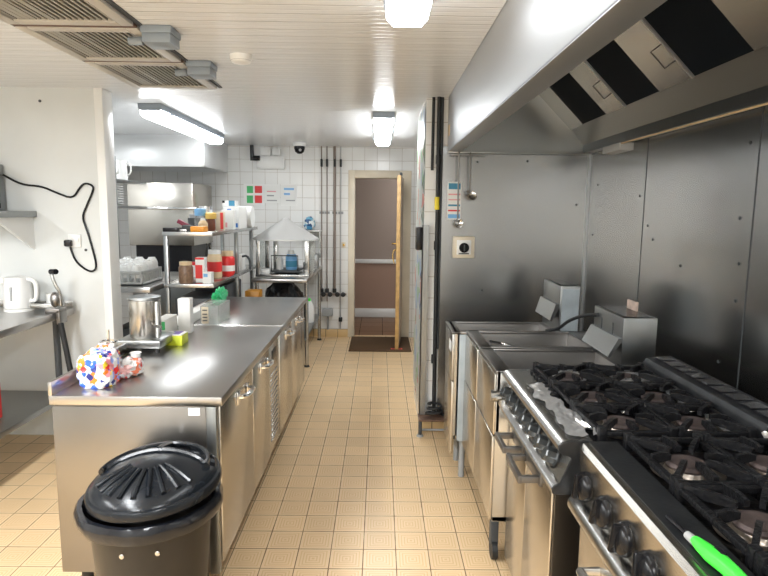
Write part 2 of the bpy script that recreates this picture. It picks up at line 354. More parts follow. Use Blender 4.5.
# ------------------------------------------------------------------ extraction canopy over the cookers
h = thing('extraction_canopy', 'large stainless steel extraction canopy running over the cooking line', 'extractor hood', (.95, 2.1, 1.96))
bm = B()
box(bm, .452, .462, .2, 4.04, 1.965, CZ + .1, .001)
box(bm, .452, .54, .2, 4.04, 1.962, 1.97, .001)
box(bm, .532, .54, .2, 4.03, 1.97, 2.0, .001)
obj('front_panel', bm, 'hood', h)
bm = B(); box(bm, .455, 1.425, 4.03, 4.04, 1.965, 2.42); box(bm, .455, 1.425, 4.0, 4.03, 1.955, 1.97, .001); obj('end_panel', bm, 'dull', h)  # end panel and channel: darker steel stands in for the dim canopy interior
obj('roof_panel', bx(.455, 1.06, .2, 4.04, 2.40, 2.42), 'hood', h)
bm = B(); quadp = [(1.285, 2.125), (1.30, 2.11), (1.37, 2.02), (1.37, 1.965), (1.425, 1.965), (1.425, 2.13), (1.30, 2.14)]
prism(bm, quadp, .2, 4.03); obj('grease_channel', bm, 'dull', h)
# slope: x + z = 3.41
def slope(bm, y0, y1, s0, s1, t=.01, lift=0.0):
    """sheet lying in the sloped filter bank, s along the slope from the channel upwards"""
    a = Vector((1.285, 0, 2.125)); d = Vector((-1, 0, 1)).normalized(); n = Vector((-1, 0, -1)).normalized()
    P = []
    for s in (s0, s1):
        for k in (lift, lift - t):
            p = a + d * s + n * k; P.append((p.x, p.z))
    prism(bm, [P[0], P[2], P[3], P[1]], y0, y1); return bm
SL = .36
for y0, y1 in ((3.40, 3.785), (2.765, 3.135), (2.08, 2.47), (1.35, 1.72), (.62, .99)):
    f = obj('grease_filter', slope(B(), y0, y1, 0, SL, .02, 0), 'filt', h)
ys = [(3.785, 4.03), (3.135, 3.40), (2.47, 2.765), (1.72, 2.08), (.99, 1.35), (.2, .62)]
for k, (y0, y1) in enumerate(ys):
    f = obj('blanking_plate', slope(B(), y0, y1, 0, SL, .02, .008), 'steel', h)
    if 0 < k:
        a = Vector((1.285, 0, 2.125)); d = Vector((-1, 0, 1)).normalized(); n = Vector((-1, 0, -1)).normalized()
        q = [a + d * .10 + n * .006, a + d * .10 + n * .04, a + d * .19 + n * .04, a + d * .19 + n * .006]
        tube_pts = [(v.x, y0 + .012 + .05 * (i in (1, 2)), v.z) for i, v in enumerate(q)]
        obj('pull_handle', tube(B(), tube_pts, .004, 8), 'darkgrey', f)
        obj('retaining_strip', slope(B(), y0 - .006, y0 + .006, 0, SL, .01, .016), 'hood', f)
obj('name_plate', bx(.448, .452, 3.92, 3.98, 2.06, 2.13), 'beige', h)
obj('conduit', cyl(B(), (1.36, 3.4, 1.957), (1.40, .3, 1.957), .0045), 'beige', h)
jb = thing('junction_box', 'small pale junction box fixed under the back of the steel canopy', 'junction box', (1.395, 3.5, 1.925))
obj('box_body', bx(1.35, 1.43, 3.36, 3.62, 1.92, 1.962, .003), 'cratem', jb); obj('lid_screw', cyl(B(), (1.37, 3.4, 1.92), (1.37, 3.4, 1.926), .005), 'darkgrey', jb)

# ------------------------------------------------------------------ gas ranges
def grate(cx, cy, wx, wy, zb):
    bm = B(); t = .009
    for s in (-1, 1):
        box(bm, cx - wx / 2, cx + wx / 2, cy + s * (wy / 2 - t) - t, cy + s * (wy / 2 - t) + t, zb + .022, zb + .037, .003)
        box(bm, cx + s * (wx / 2 - t) - t, cx + s * (wx / 2 - t) + t, cy - wy / 2, cy + wy / 2, zb + .022, zb + .037, .003)
        for q in (-1, 1): box(bm, cx + s * (wx / 2 - t) - .011, cx + s * (wx / 2 - t) + .011, cy + q * (wy / 2 - t) - .011, cy + q * (wy / 2 - t) + .011, zb, zb + .05, .003)
    for k in range(8):
        a = k * math.pi / 4
        r1 = .5 * (wx if k % 4 == 0 else wy if k % 4 == 2 else math.hypot(wx, wy)) - .012
        R = Matrix.Translation((cx, cy, zb)) @ Matrix.Rotation(a if k % 2 == 0 else math.atan2(math.sin(a) * wy, math.cos(a) * wx), 4, 'Z')
        vs = [(.045, .034), (.045, .048), (.07, .052), (r1, .046), (r1, .020)]
        A = [bm.verts.new(R @ Vector((x, -.006, z))) for x, z in vs]; C = [bm.verts.new(R @ Vector((x, .006, z))) for x, z in vs]
        n = len(vs)
        for i in range(n): bm.faces.new((A[i], A[(i + 1) % n], C[(i + 1) % n], C[i]))
        bm.faces.new(A); bm.faces.new(C)
    return bm
def burners(t, xs, ys, zb, silver):
    i = 0
    for ci, cx in enumerate(xs):
        for cy in ys:
            wx = abs(xs[1] - xs[0]) - .006; wy = abs(ys[1] - ys[0]) - .006
            bo = obj('burner', lathe(B(), [(0, .004), (.085, .004), (.088, .012), (.07, .014), (.055, .008), (.05, .02), (.0, .02)], (cx, cy, zb), 24), 'bowl' if (i in silver) else 'hob', t)
            obj('burner_cap', lathe(B(), [(.05, .018), (.052, .026), (.046, .033), (.02, .036), (0, .036)], (cx, cy, zb), 24), 'cap', bo)
            obj('pan_support', grate(cx, cy, wx, wy, zb + .006), 'iron', t)
            i += 1
# the far range with the foil covered ledge
YA, YB = 1.575, 2.33
r1 = thing('gas_range', 'stainless six burner gas range with foil on its front ledge, beside the twin fryer', 'gas range', (.86, 1.95, 0))
body = bx(.56, 1.20, YA + .145, YB, .10, .79); box(body, .56, 1.20, YA, YB, .78, .895); obj('body', body, 'endst', r1)
prof = [(.61, .888), (.61, .922), (.545, .922), (.525, .918), (.513, .906), (.512, .895), (.52, .884), (.545, .876), (.552, .868),
        (.522, .795), (.505, .787), (.499, .778), (.501, .767), (.512, .762), (.575, .762), (.60, .80)]
fp = obj('front_panel', prism(B(), prof, YA + .004, YB), 'steel', r1)
obj('end_cap', prism(B(), prof, YA - .004, YA + .004), 'enamel', r1)
n = Vector((-.926, 0, .378)).normalized(); rotk = n.to_track_quat('Z', 'Y').to_matrix().to_4x4()
for y in (2.275, 2.175, 2.065, 1.965, 1.875, 1.765, 1.67):
    k = obj('knob', lathe(B(), [(0, 0), (.031, 0), (.031, .006), (.025, .009), (.023, .036), (.018, .04), (0, .04)], (.537, y, .832), 8, rotk), 'knobg', r1, 20)
    obj('knob_bezel', lathe(B(), [(.034, 0), (.034, .003), (.0, .003)], (.5375, y, .832), 20, rotk), 'knob', k)
for y0, y1, hy0, hy1 in ((2.04, YB - .01, 2.085, 2.24), (YA + .148, 2.035, 1.84, 2.035)):
    d = obj('oven_door', bx(.547, .56, y0, y1, .105, .752, .003), 'door', r1)
    hb = B(); box(hb, .470, .486, hy0, hy1, .663, .690, .003); box(hb, .48, .547, hy0, hy0 + .02, .665, .688, .003); box(hb, .48, .547, hy1 - .02, hy1, .665, .688, .003)
    box(hb, .541, .547, hy0 - .008, hy1 + .008, .655, .70, .002)
    obj('handle', hb, 'hmetal', d)
obj('hob_tray', bx(.61, 1.10, YA + .005, YB - .005, .893, .905, .003), 'hob', r1)
XS = (.74, .965); YS = (1.70, 1.945, 2.19)
burners(r1, XS, YS, .905, (0, 1, 3))
for k in range(8): obj('spacer_bar', bx(.612, .642, 1.98 + k * .042, 1.995 + k * .042, .905, .935, .003), 'iron', r1)
fl = obj('flue_vent', prism(B(), [(1.09, .89), (1.088, .955), (1.10, .975), (1.20, .985), (1.20, .89)], YA - .01, YB), 'enamel', r1)
for k in range(9): obj('slot', bx(1.125, 1.185, YA + .03 + k * .081, YA + .09 + k * .081, .980, .9855), 'bp', fl)
for x, y in ((.60, YB - .05), (.60, YA + .21), (1.12, YB - .06), (1.12, YA + .06)):
    c = obj('castor', cyl(B(), (x - .012, y, .045), (x + .012, y, .045), .045, 20), 'bpm', r1); obj('castor_fork', bx(x - .02, x + .02, y - .015, y + .03, .06, .105, .004), 'darkgrey', c)
bm = B(); crumple(bm, .555, .618, 1.60, 2.10, .9225, .010, 20, 80, 22, 1, .035)
one('aluminium_foil', bm, 'foil', 'crumpled aluminium foil lying along the front ledge of the far range', 'foil', None, 60)
for (x0, x1, y0, y1, sd) in ((.68, .80, 2.09, 2.29, 3), (.90, 1.06, 2.07, 2.28, 4), (.66, .80, 1.82, 1.86, 5), (1.03, 1.07, 1.65, 2.2, 6), (.62, .65, 1.58, 1.82, 8)):
    o = obj('foil_lining', crumple(B(), x0, x1, y0, y1, .915, .022, 14, 24, 34, sd, .03), 'foil', r1, 60)
# the near range
YC, YD = .66, 1.56
r2 = thing('gas_range', 'nearest stainless gas range with big round black knobs and a green lighter on it', 'gas range', (.89, 1.1, 0))
obj('body', bx(.60, 1.20, YC, YD, .14, .895), 'endst', r2)
pr2 = [(.67, .895), (.67, .925), (.60, .925), (.578, .921), (.568, .908), (.572, .86), (.582, .77), (.60, .755), (.64, .77)]
obj('front_panel', prism(B(), pr2, YC, YD), 'door', r2)
obj('ledge', bx(.592, .672, YC, YD, .9245, .9275), 'enamel', r2)
rail = [(.585 + .03 * math.cos(a) - .014, .745 + .03 * math.sin(a)) for a in [2 * math.pi * k / 16 for k in range(16)]]
obj('towel_rail', prism(B(), rail, YC, YD - .002), 'steel', r2)
for y in (1.50, 1.365, 1.245, 1.125, 1.0, .87, .74):
    R = Vector((-1, 0, .08)).to_track_quat('Z', 'Y').to_matrix().to_4x4()
    k = obj('knob', lathe(B(), [(.036, 0), (.040, .006), (.040, .014), (.034, .024), (.02, .031), (.0, .033)], (.576, y, .822), 28, R), 'knob', r2)
    gb = bx(-.007, .007, -.037, .037, .012, .042, .006); bmesh.ops.transform(gb, matrix=Matrix.Translation((.576, y, .822)) @ R @ Matrix.Rotation(.25 * math.sin(y * 40), 4, 'Z'), verts=gb.verts)
    obj('knob_grip', gb, 'knob', k)
    obj('flame_mark', bx(.5735, .5745, y + .03, y + .04, .86, .868), 'yel', k)
d = obj('oven_door', bx(.578, .60, YC + .02, YD - .01, .16, .70, .003), 'door', r2)
obj('handle', tube(B(), [(.58, .80, .64), (.53, .80, .64), (.53, 1.40, .64), (.58, 1.40, .64)], .012, 8), 'steel', d)
obj('hob_tray', bx(.672, 1.10, YC + .005, YD - .005, .893, .908, .003), 'hob', r2)
burners(r2, (.785, 1.0), (1.40, 1.115, .83), .908, (0, 1, 3, 4))
obj('flue_vent', prism(B(), [(1.105, .89), (1.105, .955), (1.115, .97), (1.20, .98), (1.20, .89)], YC, YD), 'enamel', r2)
for (x0, x1, y0, y1, sd) in ((1.075, 1.105, 1.25, 1.55, 13), (1.03, 1.08, 1.2, 1.3, 14)):
    obj('foil_lining', crumple(B(), x0, x1, y0, y1, .93, .03, 12, 30, 30, sd, .02), 'foil', r2, 60)
for x, y in ((.66, YD - .06), (.66, YC + .06), (1.12, YD - .06), (1.12, YC + .06)):
    obj('leg', cyl(B(), (x, y, 0), (x, y, .145), .022), 'steel', r2)
# green lighter on the near range's ledge
gl = thing('gas_lighter', 'bright green gas lighter with long black nozzle on the near range ledge', 'lighter', (.615, 1.0, .928))
obj('nozzle', tube(B(), [(.606, 1.14, .935), (.611, 1.065, .937)], .0045, 8), 'bp', gl)
obj('collar', cyl(B(), (.6105, 1.068, .937), (.6125, 1.04, .938), .008, 12, .010), 'grey', gl)
bm = B()
for (y, r) in (): pass
ring = []
for (y, cx, w, hh) in ((1.043, .6125, .010, .008), (1.02, .614, .016, .011), (.985, .618, .021, .013), (.95, .622, .018, .013), (.90, .624, .015, .012), (.82, .622, .014, .011), (.80, .621, .006, .006)):
    ring.append([bm.verts.new((cx + w * math.cos(a), y, .928 + .0135 + hh * math.sin(a))) for a in [2 * math.pi * k / 14 for k in range(14)]])
for a, b in zip(ring, ring[1:]):
    for k in range(14): bm.faces.new((a[k], a[(k + 1) % 14], b[(k + 1) % 14], b[k]))
bm.faces.new(ring[0]); bm.faces.new(ring[-1])
lb = obj('lighter_body', bm, 'grn', gl); obj('trigger', bx(.622, .634, .975, 1.0, .945, .957, .003), 'bp', lb)

# ------------------------------------------------------------------ fryers
tf = thing('twin_fryer', 'stainless twin tank fryer standing between the far range and the slimmer fryer', 'fryer', (.85, 2.8, 0))
X0, X1 = .50, 1.20; ya, yb, yc, yd = 2.375, 2.80, 2.815, 3.22
bm = B()
for a, b in ((ya, yb), (yc, yd)):
    box(bm, X0, X1, a, a + .012, .23, .90, .002); box(bm, X0, X1, b - .012, b, .23, .90, .002)
    box(bm, X1 - .012, X1, a, b, .23, .90); box(bm, X0 + .002, X0 + .014, a, b, .62, .90); box(bm, X0, X1, a, b, .23, .25)
obj('cabinet', bm, 'steel', tf)
for a, b in ((ya, yb), (yc, yd)):
    bm = B()
    box(bm, X0 - .006, X0 + .06, a, b, .888, .902, .004); box(bm, X1 - .14, X1, a, b, .888, .902, .003)
    box(bm, X0, X1, a, a + .03, .888, .902, .004); box(bm, X0, X1, b - .03, b, .888, .902, .004)
    # sloping tank walls
    x0, x1, y0, y1 = X0 + .055, X1 - .14, a + .028, b - .028; z0, z1 = .892, .66; i = .04
    o = [(x0, y0, z0), (x1, y0, z0), (x1, y1, z0), (x0, y1, z0)]; q = [(x0 + i, y0 + i, z1), (x1 - i, y0 + i, z1), (x1 - i, y1 - i, z1), (x0 + i, y1 - i, z1)]
    for k in range(4): quad(bm, [o[k], o[(k + 1) % 4], q[(k + 1) % 4], q[k]])
    quad(bm, q)
    obj('tank', bm, 'greasy', tf)
    d = obj('cabinet_door', bx(X0 - .012, X0, a + .004, b - .004, .235, .615, .003), 'door', tf)
    obj('control_panel', bx(X0 - .010, X0 + .002, a + .004, b - .004, .622, .885, .003), 'door', tf)
obj('drain_valve', cyl(B(), (.515, 2.36, .80), (.47, 2.36, .80), .025, 14), 'steel', tf)
hd = B(); box(hd, 1.045, 1.19, 2.44, 2.78, .90, 1.12, .0012); rb = obj('element_head', hd, 'dull', tf)
bm = B(); prism(bm, [(1.045, 1.03), (1.045, 1.015), (.998, .945), (.988, .95), (1.03, 1.03)], 2.445, 2.775); obj('front_flap', bm, 'dull', rb, 15)
bm = B(); box(bm, 1.06, 1.18, 2.455, 2.765, 1.1205, 1.1225); obj('top_opening', bm, 'bp', rb)
for y in (2.55, 2.68): obj('slot', bx(1.0435, 1.046, y - .006, y + .006, 1.03, 1.08), 'darkgrey', rb)
cs = obj('castor', cyl(B(), (.52, 2.47, .045), (.545, 2.47, .045), .045, 20), 'bpm', tf); obj('castor_fork', bx(.515, .55, 2.455, 2.50, .07, .232, .004), 'darkgrey', cs)
obj('tank_rail', tube(B(), [(.57, 2.93, .905), (.63, 2.93, .895), (.68, 2.88, .89), (.62, 2.86, .90)], .006, 8), 'chrome', tf)
for x, y in ((.62, 3.18), (1.14, 2.45), (1.14, 3.18), (.66, 2.8)): obj('leg', cyl(B(), (x, y, 0), (x, y, .232), .02), 'darkgrey', tf)
one('rusty_plate', bx(1.165, 1.176, 2.60, 2.70, 1.1226, 1.165, .002), 'rust', 'small rust spotted plate standing on top of the twin fryer head', 'plate')
sf = thing('single_fryer', 'slim fryer with a chalky pale blue side panel near the steel end wall', 'fryer', (.8, 3.4, 0))
X0, X1, ya, yb, zt = .42, 1.16, 3.25, 3.58, .885
bm = B(); box(bm, X0 + .02, X1, yb - .012, yb, .25, zt); box(bm, X1 - .012, X1, ya, yb, .25, zt); box(bm, X0 + .02, X1, ya, yb, .25, .27); box(bm, X0 + .015, X0 + .03, ya, yb, .25, zt)
obj('cabinet', bm, 'steel', sf)
obj('side_panel', bx(X0 + .04, X1, ya - .008, ya + .002, .24, zt - .015, .002), 'blue', sf)
bm = B(); box(bm, X0 - .005, X0 + .05, ya - .008, yb, zt - .012, zt, .004); box(bm, X1 - .16, X1, ya - .008, yb, zt - .012, zt, .003); box(bm, X0, X1, ya - .008, ya + .025, zt - .012, zt, .004); box(bm, X0, X1, yb - .025, yb, zt - .012, zt, .004)
x0, x1, y0, y1 = X0 + .045, X1 - .16, ya + .02, yb - .02; o = [(x0, y0, zt - .008), (x1, y0, zt - .008), (x1, y1, zt - .008), (x0, y1, zt - .008)]; q = [(x0 + .03, y0 + .03, .7), (x1 - .03, y0 + .03, .7), (x1 - .03, y1 - .03, .7), (x0 + .03, y1 - .03, .7)]
for k in range(4): quad(bm, [o[k], o[(k + 1) % 4], q[(k + 1) % 4], q[k]])
quad(bm, q); obj('tank', bm, 'greasy', sf)
obj('control_panel', bx(X0, X0 + .016, ya, yb, .60, zt - .014, .003), 'steel', sf)
d = obj('cabinet_door', bx(X0 + .002, X0 + .018, ya, yb, .16, .592, .003), 'door', sf)
obj('rating_label', bx(X0 - .002, X0, ya + .04, ya + .13, .76, .82), 'paper', sf)
hb = obj('element_head', bx(1.02, 1.13, 3.24, 3.575, .886, 1.155, .0012), 'dull', sf)
obj('side_cover', bx(1.03, 1.125, 3.234, 3.241, .89, 1.14), 'blue', hb); obj('top_opening', bx(1.035, 1.12, 3.26, 3.56, 1.1555, 1.158), 'bp', hb)
bm = B(); prism(bm, [(1.02, 1.05), (1.02, 1.03), (.982, .95), (.972, .955), (1.0, 1.05)], 3.25, 3.57); obj('front_flap', bm, 'dull', hb, 15)
for x, y in ((X0 + .08, ya + .05), (X0 + .08, yb - .05), (X1 - .06, ya + .05), (X1 - .06, yb - .05), (.60, 3.40)): obj('leg', cyl(B(), (x, y, 0), (x, y, .245), .018, 12), 'grey', sf)
one('power_cable', tube(B(), [(1.04, 2.72, 1.085), (1.02, 2.85, 1.06), (1.0, 3.02, 1.0), (.99, 3.12, .94), (.98, 3.2, .915), (.95, 3.24, .90)], .009, 8, 2), 'bpm', 'thick black power cable running between the two fryer heads', 'cable')

# ------------------------------------------------------------------ stub wall corner: pipes, guard, rack, isolator, ladles, notice
bm = B(); box(bm, .293, .338, 4.0, 4.006, .125, 1.47); box(bm, .293, .299, 4.0, 4.07, .125, 1.47)
one('corner_guard', bm, 'dull', 'tall grey steel guard strip on the white tiled stub corner', 'corner guard')
lr = thing('low_rack', 'low brown rack on a metal foot at the foot of the steel end wall', 'rack', (.40, 3.96, 0))
obj('plank', bx(.285, .52, 3.90, 4.03, .11, .124, .003), 'rack', lr)
for x in (.297, .50):
    lg = obj('foot', cyl(B(), (x, 3.915, .012), (x, 3.915, .11), .013), 'darkgrey', lr); obj('foot_pad', lathe(B(), [(0, 0), (.025, 0), (.02, .014), (0, .014)], (x, 3.915, 0), 14), 'grey', lg)
obj('cross_bar', cyl(B(), (.297, 3.985, .02), (.50, 3.985, .02), .008), 'grey', lr)
pts = [(.40 + .07 * math.cos(k * 1.1) * (1 - .02 * k), 3.965 + .045 * math.sin(k * 1.1), .135 + .006 * k) for k in range(16)]
one('black_hose', tube(B(), pts, .009, 8, 2), 'bpm', 'tangled black hose heaped on the low brown rack', 'hose')
p = thing('gas_pipe', 'thick black pipe running up the tiled corner beside the steel cladding', 'pipe', (.40, 4.02, .125))
obj('pipe', cyl(B(), (.400, 4.018, .125), (.388, 4.018, CZ), .014, 14), 'bpm', p); obj('tape', cyl(B(), (.389, 4.018, 1.575), (.388, 4.018, 1.66), .017, 14), 'yel', p)
for z in (.5, 1.3, 1.88): obj('coupling', cyl(B(), (.392, 4.018, z), (.392, 4.018, z + .06), .019, 14), 'bpm', p)
one('conduit_pipe', cyl(B(), (.352, 4.034, 1.84), (.352, 4.034, CZ), .010), 'bpm', 'thin black conduit dropping from the ceiling onto the white corner tiles', 'pipe')
one('wire_conduit', cyl(B(), (.418, 4.03, .6), (.412, 4.03, CZ), .009), 'darkgrey', 'narrow dark conduit squeezed between the thick black pipe and steel cladding', 'pipe')
ws = thing('isolator_switch', 'cream square isolator with a black rotary knob on the steel end wall', 'switch', (.58, 4.02, 1.24))
obj('plate', bx(.505, .655, 4.012, 4.043, 1.245, 1.395, .008), 'cream', ws); obj('inner_plate', bx(.53, .63, 4.006, 4.013, 1.27, 1.37, .004), 'wp', ws)
k = obj('knob', lathe(B(), [(.034, 0), (.034, .012), (.026, .02), (0, .02)], (.58, 4.006, 1.318), 20, Matrix.Rotation(math.pi / 2, 4, 'X')), 'knob', ws); obj('pointer', bx(.576, .584, 3.976, 3.987, 1.295, 1.34, .002), 'darkgrey', k)
obj('legend_strip', bx(.545, .615, 4.0045, 4.006, 1.273, 1.281), 'darkgrey', ws)
nb = thing('safety_notice', 'narrow notice of blue, pink and white bands on the steel end wall', 'notice', (.507, 4.04, 1.51))
obj('sheet', bx(.462, .555, 4.0405, 4.043, 1.51, 1.765), 'paper', nb)
for z0, z1, c in ((1.715, 1.755, 'teal'), (1.675, 1.685, 'pinkr'), (1.64, 1.648, 'pinkr'), (1.60, 1.612, 'teal'), (1.565, 1.575, 'red'), (1.518, 1.545, 'lblue')):
    obj('printed_band', bx(.468, .549, 4.0395, 4.0405, z0, z1), c, nb)
def utensil(x, y, ztop, zbot, r, name, label, ang):
    t = thing(name, label, 'ladle' if 'ladle' in label else 'spoon', (x, y, ztop))
    obj('handle', tube(B(), [(x, y + .012, ztop - .012), (x, y + .004, ztop + .006), (x, y - .01, ztop), (x, y - .012, ztop - .03), (x + .004, y - .004, zbot + .05), (x + .006, y - .002, zbot + .012)], .006, 8, 1), 'greasy', t)
    bw = lathe(B(), [(0, -r * .62), (r * .5, -r * .5), (r * .85, -r * .25), (r, 0), (r * .94, 0), (r * .8, -r * .22), (r * .45, -r * .45), (0, -r * .55)], (0, 0, 0), 20)
    bmesh.ops.transform(bw, matrix=Matrix.Translation((x + .012, y - .02, zbot)) @ Matrix.Rotation(ang, 4, 'X') @ Matrix.Rotation(.3, 4, 'Y'), verts=bw.verts)
    obj('bowl', bw, 'chrome', t); return t
obj('utensil_rail', tube(B(), [(.47, 3.995, 1.942), (.72, 3.995, 1.942)], .005, 8), 'steel', h)
utensil(.600, 3.98, 1.95, 1.675, .042, 'ladle', 'steel ladle hanging from the canopy rim above the isolator', .9)
utensil(.523, 3.98, 1.95, 1.485, .034, 'serving_spoon', 'steel serving spoon hanging from the canopy rim in front of the notice', 1.35)
bm = B(); n = 24; g = []
for i in range(n + 1):
    y = 4.06 + .7 * i / n
    g.append([bm.verts.new((.299 - .006 * abs(math.sin(i * 1.3 + z * 2)) - (.012 if i < 2 else 0) * math.sin(z * 3), y, .16 + 2.12 * z / 20)) for z in range(21)])
for i in range(n):
    for z in range(20): bm.faces.new((g[i][z], g[i + 1][z], g[i + 1][z + 1], g[i][z + 1]))
bmesh.ops.solidify(bm, geom=bm.faces[:], thickness=.002)
one('poster_sheet', bm, 'poster', 'tall white laminated sheet of faded posters on the stub wall side', 'poster')
one('wall_box', bx(.25, .292, 3.98, 4.10, 1.30, 1.455, .004), 'bp', 'black box mounted on the corner of the tiled stub wall', 'box')

# ------------------------------------------------------------------ refrigerated prep counters
def counter(y0, y1, parts, label, end):
    t = thing('prep_counter', label, 'counter', (-.94, (y0 + y1) / 2, 0), 'refrigerated counters')
    obj('body', bx(-1.255, -.645, y0 + .012, y1 - .004, .105, .80), 'endst', t)
    bm = B(); box(bm, -1.27, -.603, y0, y1, .803, .84, .004); obj('worktop', bm, 'top', t)
    obj('upstand', bx(-1.272, -1.256, y0 + .002, y1 - .002, .838, .893, .003), 'top', t)
    for (a, b, kind) in parts:
        if kind == 'door':
            d = obj('door', bx(-.645, -.622, a, b, .13, .792, .004), 'door', t)
            hy = a + (b - a) * .62
            hb = B(); tube(hb, [(-.622, hy - .085, .735), (-.592, hy - .08, .737), (-.584, hy - .04, .735), (-.582, hy + .06, .728), (-.59, hy + .09, .724), (-.622, hy + .10, .72)], .012, 8, 1)
            box(hb, -.622, -.612, hy - .11, hy - .055, .705, .765, .003); box(hb, -.622, -.612, hy + .075, hy + .115, .705, .745, .003)
            obj('handle', hb, 'chrome', d)
        elif kind == 'grille':
            g = obj('grille', bx(-.645, -.626, a, b, .13, .792, .003), 'door', t)
            for k in range(14): obj('louvre', bx(-.6262, -.621, a + .05, b - .05, .20 + k * .030, .213 + k * .030, .002), 'steel', g)
            obj('display', bx(-.627, -.622, a + .10, b - .10, .68, .74, .002), 'bp', g)
        else: obj('side_strip', bx(-.645, -.626, a, b, .13, .792, .003), 'steel', t)
    if end:
        obj('end_panel', bx(-1.262, -.668, y0 + .006, y0 + .014, .105, .797, .002), 'endst', t)
        obj('corner_post', bx(-.667, -.628, y0 + .004, y0 + .03, .10, .80, .002), 'dull', t)
        obj('paper_tag', bx(-.735, -.69, y0 + .003, y0 + .006, .765, .795), 'paper', t)
    for x in (-1.2, -.72):
        for y in (y0 + .08, y1 - .08): obj('foot', cyl(B(), (x, y, 0), (x, y, .106), .022, 14), 'bpm', t)
    return t
counter(2.18, 3.575, [(2.225, 2.81, 'door'), (2.825, 3.235, 'door'), (3.245, 3.57, 'grille')], 'stainless prep counter with the black bin standing against its end', True)
c2 = counter(3.58, 4.815, [(3.60, 4.10, 'door'), (4.12, 4.54, 'door'), (4.55, 4.81, 'strip')], 'second stainless prep counter, beyond the one carrying the steel cylinder', False)
obj('front_lip', bx(-1.255, -.605, 3.582, 3.592, .8395, .845, .002), 'steel', c2)
# ------------------------------------------------------------------ black dustbin
bc = (-.795, 1.93)
bn = thing('dustbin', 'black round dustbin with a tilted ridged lid against the counter end', 'bin', (*bc, 0))
obj('tub', lathe(B(), [(0, .0), (.155, 0), (.162, .02), (.198, .46), (.205, .50), (.215, .51), (.215, .525), (.208, .525), (.198, .50), (.15, .03), (0, .03)], (*bc, 0), 40), 'binb', bn)
bm = lathe(B(), [(.205, .49), (.220, .485), (.234, .492), (.242, .51), (.242, .53), (.233, .545), (.218, .545), (.203, .52)], (*bc, 0), 56)
for v in bm.verts:
    a = math.atan2(v.co.y - bc[1], v.co.x - bc[0]); s = 1 + .007 * math.sin(a * 9 + v.co.z * 40) + .004 * math.sin(a * 23)
    v.co.x = bc[0] + (v.co.x - bc[0]) * s; v.co.y = bc[1] + (v.co.y - bc[1]) * s
    if v.co.z < .445: v.co.z += .008 * math.sin(a * 6 + 1)
fs = [f for f in bm.faces if len(f.verts) > 8]; bmesh.ops.delete(bm, geom=fs, context='FACES')
obj('bin_liner', bm, 'bag', bn)
LS = Matrix.Diagonal((.90, .90, 1, 1))
LT = Matrix.Translation((bc[0] + .017, bc[1], .577)) @ Matrix.Rotation(math.radians(-3.5), 4, 'Y') @ Matrix.Rotation(math.radians(4), 4, 'X') @ LS
def dome(r): return .04 + .055 * (1 - (r / .225) ** 2)
bm = lathe(B(), [(.243, -.006), (.248, 0), (.248, .018), (.243, .025), (.234, .028), (.226, .04)] + [(.2 - k * .01, dome(.2 - k * .01)) for k in range(20)] + [(0, dome(0))], (0, 0, 0), 96)
for v in bm.verts:                                                # hand wells behind the grip bar
    r = math.hypot(v.co.x, v.co.y)
    if r < .2 and v.co.y > .085 - .25 * (v.co.x ** 2) / .2: v.co.z -= .034
fs = [f for f in bm.faces if len(f.verts) > 8]; bmesh.ops.delete(bm, geom=fs, context='FACES')
bmesh.ops.transform(bm, matrix=LT, verts=bm.verts); ld = obj('lid', bm, 'lid', bn)
for k in range(9):                                                # fan of ribs on the front half
    a = math.radians(-90 + (k - 4) * 15); pts = []
    for r in (.075, .12, .16, .20): pts.append(LT @ Vector((r * math.cos(a), r * math.sin(a) + .0, dome(r) + .002)))
    obj('rib', tube(B(), pts, .0085, 8), 'lid', ld)
pts = [LT @ Vector((.205 * math.cos(a), .205 * math.sin(a) * .36 - .0, dome(min(.2, math.hypot(.205 * math.cos(a), .205 * math.sin(a) * .36))) + .002)) for a in [math.pi * (1 - k / 16) for k in range(17)]]
obj('grip_ridge', tube(B(), pts, .011, 8), 'lid', ld)
pts = [LT @ Vector((0, y, dome(y) + .004)) for y in (.07, .11, .15, .19)]; obj('grip_bar', tube(B(), pts, .013, 8), 'lid', ld)
pts = [LT @ Vector((.2 * math.cos(a), .2 * math.sin(a), .062)) for a in [math.pi * k / 20 for k in range(21)]]; obj('rim_ridge', tube(B(), pts, .009, 8), 'lid', ld)
for a in (-95, -65): obj('rivet', lathe(B(), [(0, 0), (.008, .002), (0, .007)], (bc[0] + .208 * math.cos(math.radians(a)), bc[1] + .208 * math.sin(math.radians(a)), .445), 12, Matrix.Rotation(math.pi / 2, 4, 'X')), 'steel', bn)

bn.scale.z = 1.05; bn.location.x += .008
# ------------------------------------------------------------------ things on the counters
def blob(c, sx, sy, sz, seed, amp=.12, sub=4, f=3.0, flat=True, pw=2.0):
    bm = B(); bmesh.ops.create_icosphere(bm, subdivisions=sub, radius=1)
    for v in bm.verts:
        d = v.co.normalized(); n = noise.noise(d * f + Vector((seed, 0, 0))) + .5 * noise.noise(d * f * 2.3 + Vector((0, seed, 0)))
        v.co = d * (1 + amp * n) / (sum(abs(q) ** pw for q in d) ** (1 / pw))
        v.co.x *= sx; v.co.y *= sy; v.co.z *= sz
        if flat and v.co.z < -sz * .8: v.co.z = -sz * .8
        v.co += Vector(c)
    return bm
bg = thing('bread_bag', 'white food bag printed with red, blue and orange shapes on the worktop corner', 'bag', (-1.12, 2.38, .84))
obj('wrapper', blob((-1.142, 2.335, .84 + .062), .064, .075, .076, 3, .14, 5, 2.6, True, 4.5), 'bread', bg)
obj('folded_flap', blob((-1.165, 2.42, .89 + .045), .06, .055, .05, 9, .3, 4, 2.8), 'bread', bg)
